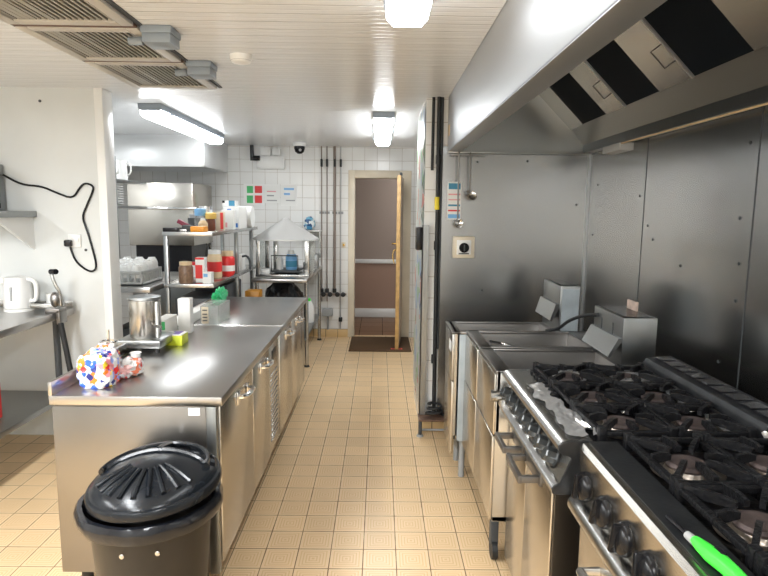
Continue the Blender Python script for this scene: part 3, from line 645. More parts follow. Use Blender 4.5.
obj('twisted_end', blob((-1.085, 2.47, .84 + .034), .055, .085, .042, 5, .3, 4, 2.8), patches('bag_end', [(.72, .72, .72)] * 4 + [(.7, .06, .05), (.72, .72, .72), (.8, .5, .5), (.75, .2, .1)], 34), bg)
one('paper_cup', lathe(B(), [(0, 0), (.018, 0), (.024, .032), (.028, .034), (.022, .03), (.016, .003), (0, .003)], (-1.165, 2.74, .84), 20), 'wp', 'tiny white pot lying between the printed bag and the steel cylinder', 'pot')
u = thing('steel_urn', 'tall brushed steel cylinder on a grey four footed base on the worktop', 'catering machine', (-1.20, 2.96, .84))
obj('base', bx(-1.315, -1.09, 2.86, 3.09, .862, .905, .01), 'dull', u)
for x in (-1.29, -1.115):
    for y in (2.88, 3.07): obj('foot', cyl(B(), (x, y, .84), (x, y, .863), .012, 10), 'bpm', u)
obj('barrel', lathe(B(), [(.075, .905), (.077, .91), (.077, 1.09), (.075, 1.10), (0, 1.10)], (-1.205, 2.97, 0), 40), 'urn', u)
obj('lid', lathe(B(), [(.079, 1.098), (.081, 1.102), (.079, 1.112), (.06, 1.116), (0, 1.116)], (-1.205, 2.97, 0), 40), 'dull', u)
obj('side_strip', bx(-1.136, -1.127, 2.93, 2.95, .905, 1.09, .002), 'wp', u)
obj('spout', tube(B(), [(-1.14, 2.94, .965), (-1.10, 2.90, .965)], .008, 8), 'steel', u)
nb = thing('lime_box', 'small lime green box with a purple and white top beside the steel cylinder', 'box', (-1.09, 3.07, .84))
obj('carton', bx(-1.135, -1.04, 3.03, 3.13, .84, .895, .003), 'lime', nb); obj('top_print', bx(-1.133, -1.042, 3.032, 3.128, .8955, .899), 'paper', nb); obj('top_band', bx(-1.11, -1.06, 3.04, 3.12, .899, .9005), pm('purple', (.1, .03, .35), .4), nb)
t = thing('white_carton', 'white carton with a green patch lying behind the lime green box', 'carton', (-1.19, 3.25, .84))
obj('carton', bx(-1.235, -1.17, 3.15, 3.34, .84, .955, .003), 'paper', t); obj('patch', bx(-1.2, -1.172, 3.1485, 3.15, .90, .945), 'green', t)
one('white_roll_box', bx(-1.165, -1.095, 3.34, 3.40, .84, 1.045, .003), 'paper', 'tall narrow white box standing upright behind the lime green box', 'box')
t = thing('plastic_tub', 'clear plastic tub with a printed label near the counter joint', 'tub', (-1.06, 3.68, .84))
bm = B(); a0, a1, b0, b1, zz = -1.115, -1.0, 3.60, 3.86, .845
box(bm, a0, a1, b0, b1, zz, zz + .004); box(bm, a0, a1, b0, b0 + .004, zz, zz + .115); box(bm, a0, a1, b1 - .004, b1, zz, zz + .115); box(bm, a0, a0 + .004, b0, b1, zz, zz + .115); box(bm, a1 - .004, a1, b0, b1, zz, zz + .115); obj('tub', bm, 'clear', t)
lb = obj('label', bx(-1.108, -1.065, 3.596, 3.599, .85, .955), 'cream', t)
for z in (.865, .885, .905, .93): obj('print', bx(-1.102, -1.072, 3.5945, 3.596, z, z + .008), 'darkgrey', lb)
bm = blob((-1.135, 4.12, .945), .03, .15, .055, 11, .4, 4, 4, False); one('green_bag', bm, 'greenfilm', 'crumpled green film draped along the counter upstand', 'film')
one('film_roll_box', bx(-1.245, -1.18, 3.55, 4.1, .8405, .90, .003), 'paper', 'long pale cling film box along the upstand by the green film', 'box')
ct = thing('roll_holder', 'chrome ring on an upright rod rising beside the printed bag', 'holder', (-1.235, 2.62, .84))
bm = B(); lathe(bm, [(0, 0), (.03, 0), (.028, .006), (0, .008)], (-1.235, 2.62, .84), 18); obj('base', bm, 'chrome', ct)
obj('rod', cyl(B(), (-1.235, 2.62, .845), (-1.235, 2.62, 1.01), .006, 10), 'chrome', ct)
obj('ring', tube(B(), [(-1.235 + .034 * math.cos(a), 2.62 + .034 * math.sin(a), .955) for a in [2 * math.pi * k / 20 for k in range(21)]], .004, 8), 'chrome', ct)

# ------------------------------------------------------------------ kettle side
kt = thing('steel_table', 'stainless wall table with undershelf carrying the white kettle', 'table', (-2.45, 2.9, 0))
bm = B(); box(bm, -2.85, -2.03, 1.6, 3.85, .855, .90, .005); obj('tabletop', bm, 'top', kt)
obj('upstand', bx(-2.85, -2.04, 3.85, 3.865, .90, .94, .003), 'steel', kt); obj('undershelf', bx(-2.83, -2.06, 1.64, 3.82, .30, .335, .004), 'dull', kt)
for x in (-2.80, -2.075):
    for y in (1.68, 3.70): lg = obj('leg', cyl(B(), (x, y, .02), (x, y, .856), .02, 14), 'darkgrey', kt); obj('foot', cyl(B(), (x, y, 0), (x, y, .03), .014, 12), 'bpm', lg)
k = thing('kettle', 'white electric kettle with a handle on the steel wall table', 'kettle', (-2.315, 3.72, .90))
obj('base', lathe(B(), [(0, 0), (.085, 0), (.085, .015), (.07, .02), (0, .02)], (-2.315, 3.72, .9), 32), 'wp', k)
bd = obj('jug', lathe(B(), [(0, .02), (.082, .02), (.085, .03), (.08, .12), (.072, .20), (.068, .215), (.03, .222), (0, .222)], (-2.315, 3.72, .9), 36), 'wp', k)
obj('handle', tube(B(), [(-2.262, 3.715, 1.105), (-2.21, 3.71, 1.10), (-2.19, 3.71, 1.07), (-2.193, 3.71, .99), (-2.205, 3.71, .965), (-2.25, 3.715, .965)], .013, 10, 2), 'wp', k)
obj('water_gauge', bx(-2.318, -2.304, 3.636, 3.648, .97, 1.06, .003), 'grey', bd); obj('spout', blob((-2.415, 3.72, 1.09), .025, .022, .025, 2, 0, 2, 3, False), 'wp', bd)
one('white_mug', lathe(B(), [(0, 0), (.036, 0), (.04, .01), (.04, .10), (.036, .10), (.034, .01), (0, .008)], (-2.14, 3.80, .90), 24), 'wp', 'plain white beaker standing behind the kettle handle', 'mug')
co = thing('bench_can_opener', 'bench can opener with a cranked handle clamped to the table end', 'can opener', (-2.06, 3.66, .90))
bm = B(); box(bm, -2.09, -2.0, 3.61, 3.70, .90, .93, .004); box(bm, -2.022, -2.0, 3.61, 3.70, .83, .92, .004); obj('clamp', bm, 'greasy', co)
obj('jaw_arm', bx(-2.20, -2.02, 3.64, 3.67, .925, .955, .006), 'steel', co)
obj('gear_box', blob((-2.03, 3.63, .985), .03, .03, .05, 4, .1, 3, 3, False), 'greasy', co)
cr = obj('crank', tube(B(), [(-1.99, 3.62, .95), (-1.985, 3.61, 1.03), (-2.015, 3.60, 1.10), (-2.03, 3.60, 1.165)], .010, 8, 1), 'steel', co)
obj('crank_knob', cyl(B(), (-2.03, 3.60, 1.165), (-1.985, 3.575, 1.168), .017, 14), 'bp', cr)
obj('shaft', cyl(B(), (-2.0, 3.62, .84), (-1.93, 3.60, .42), .017, 12), 'bpm', co)
t = thing('red_tin', 'red box with a white dot on the undershelf of the kettle table', 'box', (-2.28, 3.22, .335))
obj('tin', bx(-2.45, -2.19, 3.16, 3.30, .336, .56, .012), 'red', t); obj('dot', cyl(B(), (-2.205, 3.1605, .40), (-2.205, 3.1575, .40), .010, 12), 'wp', t)
ms = thing('wall_shelf', 'grey wall shelf on a bracket under the microwave', 'shelf', (-2.5, 3.7, 1.5))
obj('board', bx(-2.95, -2.255, 3.45, 3.88, 1.495, 1.535, .003), 'dull', ms)
for x in (-2.29, -2.85):
    bm = B(); prism(bm, [(3.48, 1.495), (3.88, 1.495), (3.88, 1.28)], x - .01, x + .01, 'x'); obj('bracket', bm, 'wp', ms)
mw = thing('microwave', 'steel cased microwave oven with dark side vents on the grey wall shelf', 'microwave', (-2.55, 3.65, 1.535))
cs = obj('case', bx(-2.95, -2.44, 3.46, 3.86, 1.537, 1.83, .006), 'dull', mw)
for z in (1.57, 1.64, 1.71, 1.78): obj('side_vent', bx(-2.441, -2.437, 3.62, 3.80, z - .018, z + .012), 'bp', cs)
obj('door', bx(-2.945, -2.55, 3.445, 3.461, 1.545, 1.82, .003), 'bp', mw); obj('control_panel', bx(-2.545, -2.445, 3.447, 3.461, 1.545, 1.82, .002), 'steel', mw)
px = [(7, 180), (22, 185), (41, 186), (57, 193), (73, 199), (80, 187), (85, 183), (92, 185), (94, 189), (87, 205), (82, 217), (87, 230), (93, 250), (97, 267), (93, 272), (86, 270), (76, 262), (71, 250), (70, 245)]
def on_wall(x, y, Y):
    d = _r2 * ((x - 384) / 583) + _u2 * ((288 - y) / 583) + _f
    q = Vector((0, 0, 1.56)) + d * (Y / d.y); return (q.x, Y, q.z)
wpts = [(-2.436, 3.84, 1.765)] + [on_wall(x, y, 3.872) for x, y in px[1:]]
obj('power_cord', tube(B(), wpts, .007, 8, 2), 'bp', mw)
sk = thing('double_socket', 'white double wall socket with a black plug in it on the white wall', 'socket', (-2.0, 3.87, 1.29))
obj('plate', bx(-2.055, -1.975, 3.868, 3.88, 1.30, 1.385, .003), 'wp', sk); obj('switch', bx(-1.998, -1.985, 3.863, 3.869, 1.335, 1.36, .002), 'wp', sk)
one('black_plug', bx(-2.068, -2.022, 3.828, 3.8675, 1.305, 1.35, .01), 'bp', 'black three pin plug in the double socket', 'plug')
for (px_, lab) in (((86, 250), 'dark wall screw beside the loop of black cord'), ((40, 101), 'dark wall fixing high on the white wall')):
    q = on_wall(*px_, 3.88); one('wall_screw', lathe(B(), [(.009, 0), (.009, .004), (0, .007)], q, 12, Matrix.Rotation(math.pi / 2, 4, 'X')), 'darkgrey', lab, 'screw')

# ------------------------------------------------------------------ pot wash beyond the white wall
wh = thing('steel_extract_hood', 'pale steel extraction hood over the pot wash beyond the white wall', 'extractor hood', (-2.5, 6.7, 2.0))
bm = B(); hx, hy0, hy1 = -1.83, 6.2, 7.14
box(bm, -3.15, hx, hy0, hy0 + .01, 2.0, CZ, .001); box(bm, hx - .01, hx, hy0, hy1, 2.0, CZ, .001); box(bm, -3.15, hx, hy1 - .01, hy1, 2.0, CZ); box(bm, -3.15, hx, hy0, hy0 + .03, 1.997, 2.005); box(bm, hx - .03, hx, hy0, hy1, 1.997, 2.005); box(bm, -3.15, hx, hy0, hy1, 2.27, 2.28)
obj('canopy', bm, pm('hood_pale', (.72, .73, .73), .38, .35, .05, 3), wh)
for x in (-2.8, -2.2): obj('baffle', bx(x - .28, x + .28, hy0 + .1, hy1 - .1, 2.22, 2.23), 'darkgrey', wh)
dw = thing('pass_through_dishwasher', 'stainless pass through dishwasher under the pale steel hood', 'dishwasher', (-2.35, 6.7, 0))
obj('body', bx(-2.72, -2.03, 6.4, 7.08, .12, .86, .005), 'dull', dw)
hd = obj('lifting_hood', bx(-2.73, -2.02, 6.38, 7.10, 1.16, 1.84, .012), 'door', dw)
obj('handle', tube(B(), [(-2.015, 6.55, 1.565), (-1.97, 6.36, 1.565), (-2.03, 6.33, 1.565), (-2.72, 6.33, 1.565), (-2.77, 6.36, 1.565), (-2.735, 6.55, 1.565)], .013, 8), 'chrome', dw)
for x in (-2.70, -2.05): obj('guide_post', bx(x - .015, x + .015, 7.05, 7.08, .86, 1.84), 'steel', dw)
obj('chamber', bx(-2.68, -2.07, 6.44, 7.04, .86, 1.16), 'bp', dw)
for x in (-2.68, -2.07):
    for y in (6.45, 7.03): obj('foot', cyl(B(), (x, y, 0), (x, y, .121), .02, 12), 'bpm', dw)
dt = thing('dish_table', 'steel dishing table carrying the cup crate beyond the white wall', 'table', (-2.15, 5.0, 0))
obj('tabletop', bx(-2.9, -1.72, 4.35, 5.5, .93, .97, .004), 'top', dt); obj('undershelf', bx(-2.86, -1.76, 4.4, 5.45, .35, .37), 'dull', dt)
for x in (-2.85, -1.77):
    for y in (4.4, 5.44): obj('leg', bx(x - .018, x + .018, y - .018, y + .018, 0, .931, .002), 'dull', dt)
for (x, y, sx, sz, lab) in ((-2.35, 4.6, .17, .34, 'dark crate on the undershelf of the dishing table, deepest in shade'), (-1.93, 4.62, .14, .26, 'black crate on the dishing table undershelf beside the steel cylinder')):
    one('dark_box', bx(x - sx, x + sx, y - .15, y + .15, .371, .371 + sz, .01), 'darkgrey', lab, 'crate')
cc = thing('cup_crate', 'pale plastic dishwasher crate with square holes holding white cups', 'crate', (-2.02, 4.62, .97))
bm = B(); box(bm, -2.22, -1.80, 4.42, 4.82, .97, .985)
for s, (x0, x1, y0, y1) in enumerate(((-2.22, -1.80, 4.42, 4.432), (-2.22, -1.80, 4.808, 4.82), (-2.22, -2.208, 4.42, 4.82), (-1.812, -1.80, 4.42, 4.82))):
    box(bm, x0, x1, y0, y1, .97, 1.0, .002); box(bm, x0, x1, y0, y1, 1.06, 1.085, .002)
    for k in range(9):
        u = k / 8
        if s < 2: cx = x0 + .012 + (x1 - x0 - .024) * u; box(bm, cx - .008, cx + .008, y0, y1, 1.0, 1.06)
        else: cy = y0 + .012 + (y1 - y0 - .024) * u; box(bm, x0, x1, cy - .008, cy + .008, 1.0, 1.06)
obj('frame', bm, pm('crate_grey', (.55, .56, .55), .5), cc)
CUP = [(.022, 0), (.034, .06), (.037, .075), (.034, .078), (0, .078)]
first = None; cups = []
for i in range(4):
    for j in range(4): cups.append((-2.16 + i * .1, 4.475 + j * .097, 1.03 + .012 * j))
for q, c in enumerate(cups):
    lab = 'white cup upside down in the dishwasher crate'
    if first is None:
        first = one('cup', lathe(B(), [(.046, 0), (.047, .01), (.045, .06), (.034, .088), (.028, .092), (.027, .1), (.022, .1), (0, .094)], c, 18), 'wp', lab, 'cup', 'cups in the dishwasher crate')
        cl = Vector(first.location) - Vector(c)
    else:
        o = first.copy(); COL.objects.link(o); o.location = Vector(c) + cl
rk = thing('storage_rack', 'tall white post rack of plates just beyond the white wall edge', 'rack', (-2.4, 5.15, 0))
for x in (-2.60, -2.18):
    for y in (4.88, 5.48):
        if x < -2.5 or y < 5: obj('post', cyl(B(), (x, y, .97), (x, y, 1.98), .014, 10), 'dull', rk)
for z in (1.78, 1.56): obj('shelf', bx(-2.62, -2.165, 4.865, 5.495, z, z + .02, .003), 'dull', rk)
rk.location.z = .97
for c in rk.children: c.location.z -= .97
first = None
PL = [(0, 0), (.05, 0), (.085, .008), (.125, .018), (.125, .021), (.085, .012), (0, .006)]
for k in range(9):
    c = (-2.31, 5.02, 1.58 + k * .0205)
    if first is None: first = one('plate', lathe(B(), PL, c, 28), 'wp', 'white plate in the stack on the lower rack shelf', 'plate', 'stacked plates on the rack'); z0 = first.location.z
    else: o = first.copy(); COL.objects.link(o); o.location.z = z0 + k * .0205
for (x, y, hh, lab) in ((-2.26, 4.95, .14, 'white jug on the rack top nearest the wall edge'), (-2.24, 5.15, .17, 'taller white jug on the rack top under the steel hood')):
    t = thing('jug', lab, 'jug', (x, y, 1.80)); obj('vessel', lathe(B(), [(0, 0), (.045, 0), (.05, .02), (.042, hh * .8), (.048, hh), (.044, hh), (.038, hh * .8), (.045, .02), (0, .01)], (x, y, 1.80), 22), 'wp', t)
    obj('handle', tube(B(), [(x + .043, y, 1.80 + hh * .85), (x + .08, y, 1.80 + hh * .8), (x + .08, y, 1.80 + hh * .35), (x + .047, y, 1.80 + hh * .25)], .007, 8, 1), 'wp', t)

# ------------------------------------------------------------------ two tier condiment shelving
gs = thing('condiment_shelving', 'two tier steel shelving of sauces and jars behind the prep counter', 'shelving', (-1.47, 5.3, 0))
for z in (.985, 1.385, .5): obj('shelf', bx(-1.665, -1.28, 4.48, 6.15, z - .03, z, .003), 'steel', gs)
for x, y in ((-1.645, 4.51), (-1.645, 6.12), (-1.30, 5.3), (-1.345, 6.12)): obj('post', bx(x - .016, x + .016, y - .016, y + .016, .0, 1.385, .002), 'dull', gs)
for y0, y1, hh, lab in ((4.56, 5.0, .36, 'dark box added to darken the lowest tier of the sauce shelving, nearest the steel cylinder'), (5.06, 5.6, .40, 'taller dark box added to darken the middle of the lowest shelving tier')):
    one('dark_box', bx(-1.61, -1.33, y0, y1, .501, .501 + hh, .012), 'darkgrey', lab, 'crate')  # dark boxes added to darken the space under the lower shelf
def bottle(name, label, cat, x, y, z, prof, mat, cap=None, capm='wp', group=None, band=None, bandm=None):
    t = thing(name, label, cat, (x, y, z), group); obj('container', lathe(B(), prof, (x, y, z), 20), mat, t)
    if cap: obj('cap', lathe(B(), cap, (x, y, z), 18), capm, t)
    if band: obj('label', lathe(B(), band, (x, y, z), 20), bandm, t)
    return t
bottle('glass_jar', 'glass jar of brown spice with a beige lid at the front of the lower shelf', 'jar', -1.52, 4.57, .985, [(0, 0), (.052, 0), (.055, .01), (.055, .12), (.045, .14), (0, .14)], 'jar', [(.046, .138), (.048, .142), (.048, .165), (0, .165)], 'beige')
def carton(name, label, x0, x1, y0, y1, z0, z1, mat, bands=()):
    t = thing(name, label, 'carton', ((x0 + x1) / 2, (y0 + y1) / 2, z0)); obj('pack', bx(x0, x1, y0, y1, z0, z1, .002), mat, t)
    for (a, b, c, d, m) in bands: obj('printed_band', bx(x0 + (x1 - x0) * a, x0 + (x1 - x0) * b, y0 - .0015, y0 + .0, z0 + (z1 - z0) * c, z0 + (z1 - z0) * d), m, t)
    return t
carton('red_carton', 'white carton with a red front standing beside the brown spice jar', -1.455, -1.385, 4.6, 4.68, .985, 1.18, 'paper', ((.0, .8, .15, .7, 'red'), (0, 1, .92, 1, 'red')))
carton('blue_carton', 'low white carton with pale blue print on the lower shelf edge', -1.375, -1.31, 4.52, 4.60, .985, 1.07, 'paper', ((.1, .6, .6, .9, 'lblue'),))
SQ = [(0, 0), (.045, 0), (.05, .01), (.052, .10), (.045, .15), (.02, .175), (.018, .18), (0, .18)]
bottle('sauce_bottle', 'orange topped sauce tub with a red label on the lower shelf', 'bottle', -1.40, 4.95, .985, [(0, 0), (.055, 0), (.06, .01), (.06, .17), (.05, .2), (0, .2)], 'beige', [(.05, .2), (.052, .205), (.052, .235), (0, .235)], 'wp', None, [(.0605, .05), (.0612, .055), (.0612, .13), (.0605, .135)], 'red')
bottle('sauce_bottle', 'red sauce tub with a peach lid beside the orange topped tub', 'bottle', -1.335, 5.12, .985, [(0, 0), (.05, 0), (.062, .02), (.062, .15), (.05, .17), (0, .17)], 'red', [(.052, .17), (.054, .175), (.05, .215), (0, .215)], 'beige', None, [(.0622, .04), (.063, .045), (.063, .085), (.0622, .09)], 'wp')
bottle('spice_pot', 'white spice pot deep on the lower shelf behind the spice jar', 'pot', -1.56, 5.0, .985, [(0, 0), (.05, 0), (.05, .1), (0, .1)], 'wp', [(.05, .1), (.052, .102), (.052, .125), (0, .125)], 'red')
bottle('coffee_tin', 'dark tin with a brown band under the upper shelf', 'tin', -1.50, 5.3, .985, [(0, 0), (.055, 0), (.055, .2), (0, .2)], 'grey', None, 'wp', None, [(.0555, .09), (.056, .092), (.056, .17), (.0555, .172)], 'maroon')
t = thing('appliance', 'small white appliance with black handle on the far end of the lower shelf', 'appliance', (-1.36, 5.6, .985))
obj('case', bx(-1.41, -1.30, 5.5, 5.66, .985, 1.14, .01), 'wp', t); obj('handle', tube(B(), [(-1.30, 5.52, 1.12), (-1.25, 5.50, 1.13), (-1.22, 5.5, 1.08), (-1.225, 5.5, 1.0)], .011, 8, 1), 'darkgrey', t)
# upper shelf
zt = 1.385
t = thing('utensil_tray', 'flat black tray with utensils at the front of the upper shelf', 'tray', (-1.6, 4.56, zt)); obj('tray', bx(-1.665, -1.55, 4.5, 4.62, zt, zt + .03, .004), 'bp', t); obj('utensils', bx(-1.58, -1.49, 4.53, 4.60, zt + .001, zt + .02, .004), 'steel', t)
t = thing('tape_gun', 'maroon and black dispenser lying across the upper shelf front', 'dispenser', (-1.50, 4.58, zt)); obj('body', box(B(), -.045, .045, -.02, .02, -.016, .016, .004, 2, Matrix.Translation((-1.545, 4.62, zt + .06)) @ Matrix.Rotation(.5, 4, 'Y')), 'maroon', t); obj('grip', bx(-1.535, -1.46, 4.55, 4.63, zt, zt + .05, .008), 'darkgrey', t)
one('orange_tub', bx(-1.455, -1.345, 4.50, 4.60, zt, zt + .042, .008), 'orange', 'flat bright orange pack at the front of the upper shelf', 'pack')
bottle('spray_bottle', 'clear bottle with a light blue cap on the upper shelf', 'bottle', -1.49, 4.88, zt, [(0, 0), (.045, 0), (.047, .01), (.047, .10), (.035, .125), (0, .125)], 'clear', [(.042, .12), (.045, .125), (.045, .175), (.03, .18), (0, .18)], 'lblue')
bottle('gravy_tub', 'dark tub standing behind the blue capped bottle', 'tub', -1.56, 4.95, zt, [(0, 0), (.05, 0), (.055, .1), (0, .1)], 'darkgrey', [(.04, .1), (.042, .13), (0, .135)], 'grey')
bottle('cream_bottle', 'cream bottle beside the brown sauce bottle', 'bottle', -1.42, 4.72, zt, [(0, 0), (.035, 0), (.037, .06), (.02, .085), (0, .085)], 'beige', [(.02, .084), (.018, .1), (0, .1)], 'wp')
bottle('brown_sauce', 'brown sauce bottle with a yellow cap on the upper shelf', 'bottle', -1.395, 4.86, zt, [(0, 0), (.032, 0), (.034, .01), (.034, .085), (.028, .1), (0, .1)], 'brown', [(.04, .095), (.045, .10), (.045, .14), (.03, .15), (0, .15)], pm('mustard', (.75, .5, .12), .4))
carton('cereal_box', 'cream box with an orange stripe on the upper shelf', -1.385, -1.315, 4.96, 5.0, zt, zt + .155, pm('box_cream', (.75, .66, .52), .5), ((.55, .9, .05, .95, 'red'),))
carton('flour_bag', 'white and grey paper sack beside the orange striped box', -1.40, -1.30, 5.2, 5.3, zt, zt + .17, 'paper', ((.1, .5, .1, .35, 'pinkr'),))
carton('towel_pack', 'big white pack with a dark blue stripe at the end of the upper shelf', -1.43, -1.29, 5.38, 5.7, zt, zt + .20, 'paper', ((.25, .5, .05, .9, 'bluep'), (.68, .92, .06, .25, 'bluep')))
one('paper_roll', lathe(B(), [(.02, 0), (.105, 0), (.105, .16), (.02, .16)], (-1.36, 5.83, zt + .105), 28, Matrix.Rotation(math.pi / 2, 4, 'Y') @ Matrix.Translation((0, 0, -.06))), 'paper', 'fat white paper roll on its side at the end of the upper shelf', 'paper roll')
carton('blue_box', 'dark blue and white box lying on top of the white pack', -1.45, -1.33, 5.42, 5.55, zt + .201, zt + .255, 'paper', ((.0, .2, .6, 1, 'bp'), (.5, .95, .1, 1, 'teal')))
t = bottle('boxed_bottle', 'mirror bright steel canister behind the black tub on the upper shelf', 'canister', -1.55, 5.25, zt, [(0, 0), (.06, 0), (.06, .20), (0, .20)], 'chrome')

# ------------------------------------------------------------------ table with the cone topped cabinet, before the far wall
ft = thing('corner_table', 'steel table beyond the counters carrying the cone topped cabinet', 'table', (-.97, 6.3, 0))
obj('tabletop', bx(-1.24, -.70, 5.62, 7.08, .86, .895, .004), 'top', ft); obj('undershelf', bx(-1.22, -.72, 5.66, 7.05, .28, .30, .002), 'dull', ft)
for x in (-1.21, -.72):
    for y in (5.72, 6.95): lg = obj('leg', cyl(B(), (x, y, .015), (x, y, .861), .02, 14), 'steel', ft); obj('foot', lathe(B(), [(0, 0), (.03, 0), (.022, .02), (0, .02)], (x, y, 0), 14), 'bpm', lg)
cb = thing('cone_cabinet', 'open sided steel cabinet under a wide grey cone lid', 'cabinet', (-.975, 6.1, .895))
obj('cone_lid', lathe(B(), [(.345, 1.255), (.345, 1.268), (.33, 1.275), (.05, 1.455), (.035, 1.475), (0, 1.48)], (-.975, 6.1, 0), 48), 'conem', cb)
obj('base_tray', bx(-1.245, -.705, 5.84, 6.36, .896, .915, .004), 'steel', cb)
for x, y in ((-1.22, 5.86), (-.73, 5.86), (-1.22, 6.34), (-.73, 6.34), (-1.13, 6.34)): obj('upright', bx(x - .022, x + .022, y - .012, y + .012, .914, 1.257, .002), 'steel', cb)
for x in (-1.245, -.707): obj('side_glass', bx(x - .002, x + .002, 5.88, 6.32, .915, 1.255), 'glass', cb)
obj('mid_tray', bx(-1.1, -.82, 5.9, 6.3, .93, .945, .003), 'darkgrey', cb)
obj('wire_rail', tube(B(), [(-1.1, 5.92, .94), (-1.1, 5.92, 1.1), (-.83, 5.92, 1.1), (-.83, 5.92, .94)], .006, 8), 'bp', cb)
t = bottle('detergent_bottle', 'pale blue bottle inside the cone topped cabinet', 'bottle', -.92, 6.08, .945, [(0, 0), (.055, 0), (.06, .02), (.06, .13), (.045, .16), (0, .16)], 'lblue', [(.03, .158), (.035, .16), (.03, .2), (0, .2)], 'wp', None, [(.0605, .03), (.061, .032), (.061, .09), (.0605, .092)], 'teal')
bottle('white_bottle', 'slim white bottle beside the pale blue bottle in the cabinet', 'bottle', -1.04, 6.08, .945, [(0, 0), (.035, 0), (.037, .1), (.02, .13), (0, .13)], 'wp', [(.015, .13), (.014, .16), (0, .16)], 'wp')
one('white_tray', bx(-1.20, -1.11, 5.88, 6.02, .9155, .965, .008), 'wp', 'small white tub at the near corner of the cabinet', 'tub')
one('grey_tin', bx(-.79, -.71, 6.72, 6.85, .8955, 1.06, .006), 'dull', 'square grey tin at the end of the steel corner table', 'tin')
one('steel_caddy', bx(-.86, -.74, 6.55, 6.66, .8955, .98, .006), 'steel', 'low steel caddy in front of the square grey tin', 'caddy')
t = thing('wall_rack', 'small steel wall shelf holding a teal bag behind the cone lid', 'shelf', (-.80, 7.0, 1.33)); obj('board', bx(-1.1, -.70, 6.92, 7.15, 1.31, 1.33), 'steel', t); obj('bracket', bx(-.72, -.705, 6.95, 7.15, 1.0, 1.31), 'steel', t)
one('teal_bag', blob((-.84, 7.02, 1.40), .07, .06, .085, 8, .2, 3), patches('teal_wrap', [(.7, .75, .75), (.08, .3, .5), (.02, .08, .2), (.2, .45, .6)], 26), 'crumpled teal and white packet on the small steel wall shelf', 'packet')
one('waste_sack', blob((-.98, 5.95, .55), .21, .22, .30, 6, .2, 4), 'bag', 'full black sack under the steel corner table', 'sack')
one('amber_box', bx(-1.265, -1.13, 5.45, 5.60, .56, .80, .004), pm('amber', (.5, .22, .02), .4), 'amber box in the gap beside the steel corner table', 'box')
bottle('bleach_bottle', 'white bleach bottle under the corner table edge by the leg', 'bottle', -.80, 6.55, .30, [(0, 0), (.06, 0), (.065, .02), (.065, .17), (.03, .24), (0, .24)], 'wp', [(.025, .24), (.025, .27), (0, .27)], 'grn')
for n_, x in enumerate((-1.28,)): pass
bpm_ = bx(-1.27, -1.10, 5.40, 5.65, .0, .56, .01); one('grey_crate', bpm_, 'darkgrey', 'dark crate on the floor carrying the amber box', 'crate')

# ------------------------------------------------------------------ far wall fittings
t = thing('control_panel', 'white wall control panel with two small boxes on its top', 'control panel', (-1.12, 7.12, 2.0))
def wbox(a, b, c, d, Y=7.15):
    p0 = on_wall(a, d, Y); p1 = on_wall(c, b, Y); return p0[0], p1[0], p0[2], p1[2]
def wallpart(nm, a, b, c, d, th, mat, par, off=0, bv=.003):
    x0, x1, z0, z1 = wbox(a, b, c, d); return obj(nm, bx(x0, x1, 7.15 - off - th, 7.15 - off, z0, z1, bv), mat, par)
wallpart('case', 258, 157, 285, 169, .06, 'wp', t); wallpart('small_box', 261, 148, 271, 156, .05, 'wp', t); wallpart('small_box', 273, 149, 281, 156, .05, 'wp', t)
t['_w'] = list(t.location)
t = thing('pipe_elbow', 'short black pipe with an elbow dropping from the ceiling beside the control panel', 'pipe', on_wall(252, 155, 7.08))
p0 = on_wall(252, 145, 7.08); p1 = on_wall(252, 158, 7.08)
obj('drop', cyl(B(), p1, (p1[0], p1[1], CZ), .022, 12), 'bp', t); obj('elbow', cyl(B(), (p1[0] - .02, 7.08, p1[2]), (p1[0] + .09, 7.10, p1[2]), .03, 12), 'bp', t)
cx, _, cz_ = on_wall(299.5, 146, 6.8)
t = thing('security_camera', 'black dome security camera on the ceiling before the far wall', 'camera', (cx, 6.8, CZ))
obj('mount', lathe(B(), [(.075, CZ), (.075, CZ - .03), (.06, CZ - .04), (0, CZ - .04)], (cx, 6.8, 0), 24), 'wp', t)
dm = obj('dome', lathe(B(), [(.06, CZ - .04), (.062, CZ - .06), (.05, CZ - .10), (.025, CZ - .12), (0, CZ - .124)], (cx, 6.8, 0), 24), 'bp', t)
obj('lens', lathe(B(), [(0, 0), (.016, 0), (.016, .006), (0, .006)], (cx + .015, 6.745, CZ - .085), 14, Matrix.Rotation(math.pi / 2, 4, 'X')), 'grey', dm)
t = thing('hygiene_chart', 'white wall notice with green and red colour blocks', 'notice', on_wall(254, 197, 7.148)); wallpart('sheet', 244, 184, 264, 205, .002, 'paper', t, 0, 0)
for a, b, c, d, m in ((247, 186, 253, 193, 'green'), (255, 186, 262, 193, 'red'), (247, 195.5, 253, 203, 'green'), (255, 195.5, 262, 203, 'red')): wallpart('colour_block', a, b, c, d, .002, m, t, .002, 0)
for (a, b, c, d, lab, bars) in ((264.5, 184.5, 280, 203, 'white printed notice next to the green and red chart', ((267, 191, 276, 192, 'pinkr'), (267, 195, 274, 196.2, 'grey'), (267, 200, 277, 201, 'grey'))), (281, 184, 297, 206, 'white notice with faint blue print nearest the pipes', ((284, 188, 294, 190, 'lblue'), (284, 193, 290, 195, 'lblue'), (286, 200, 295, 201, 'grey')))):
    t = thing('wall_notice', lab, 'notice', on_wall((a + c) / 2, d, 7.148)); wallpart('sheet', a, b, c, d, .002, 'paper', t, 0, 0)
    for q in bars: wallpart('print', *q[:4], .002, q[4], t, .002, 0)
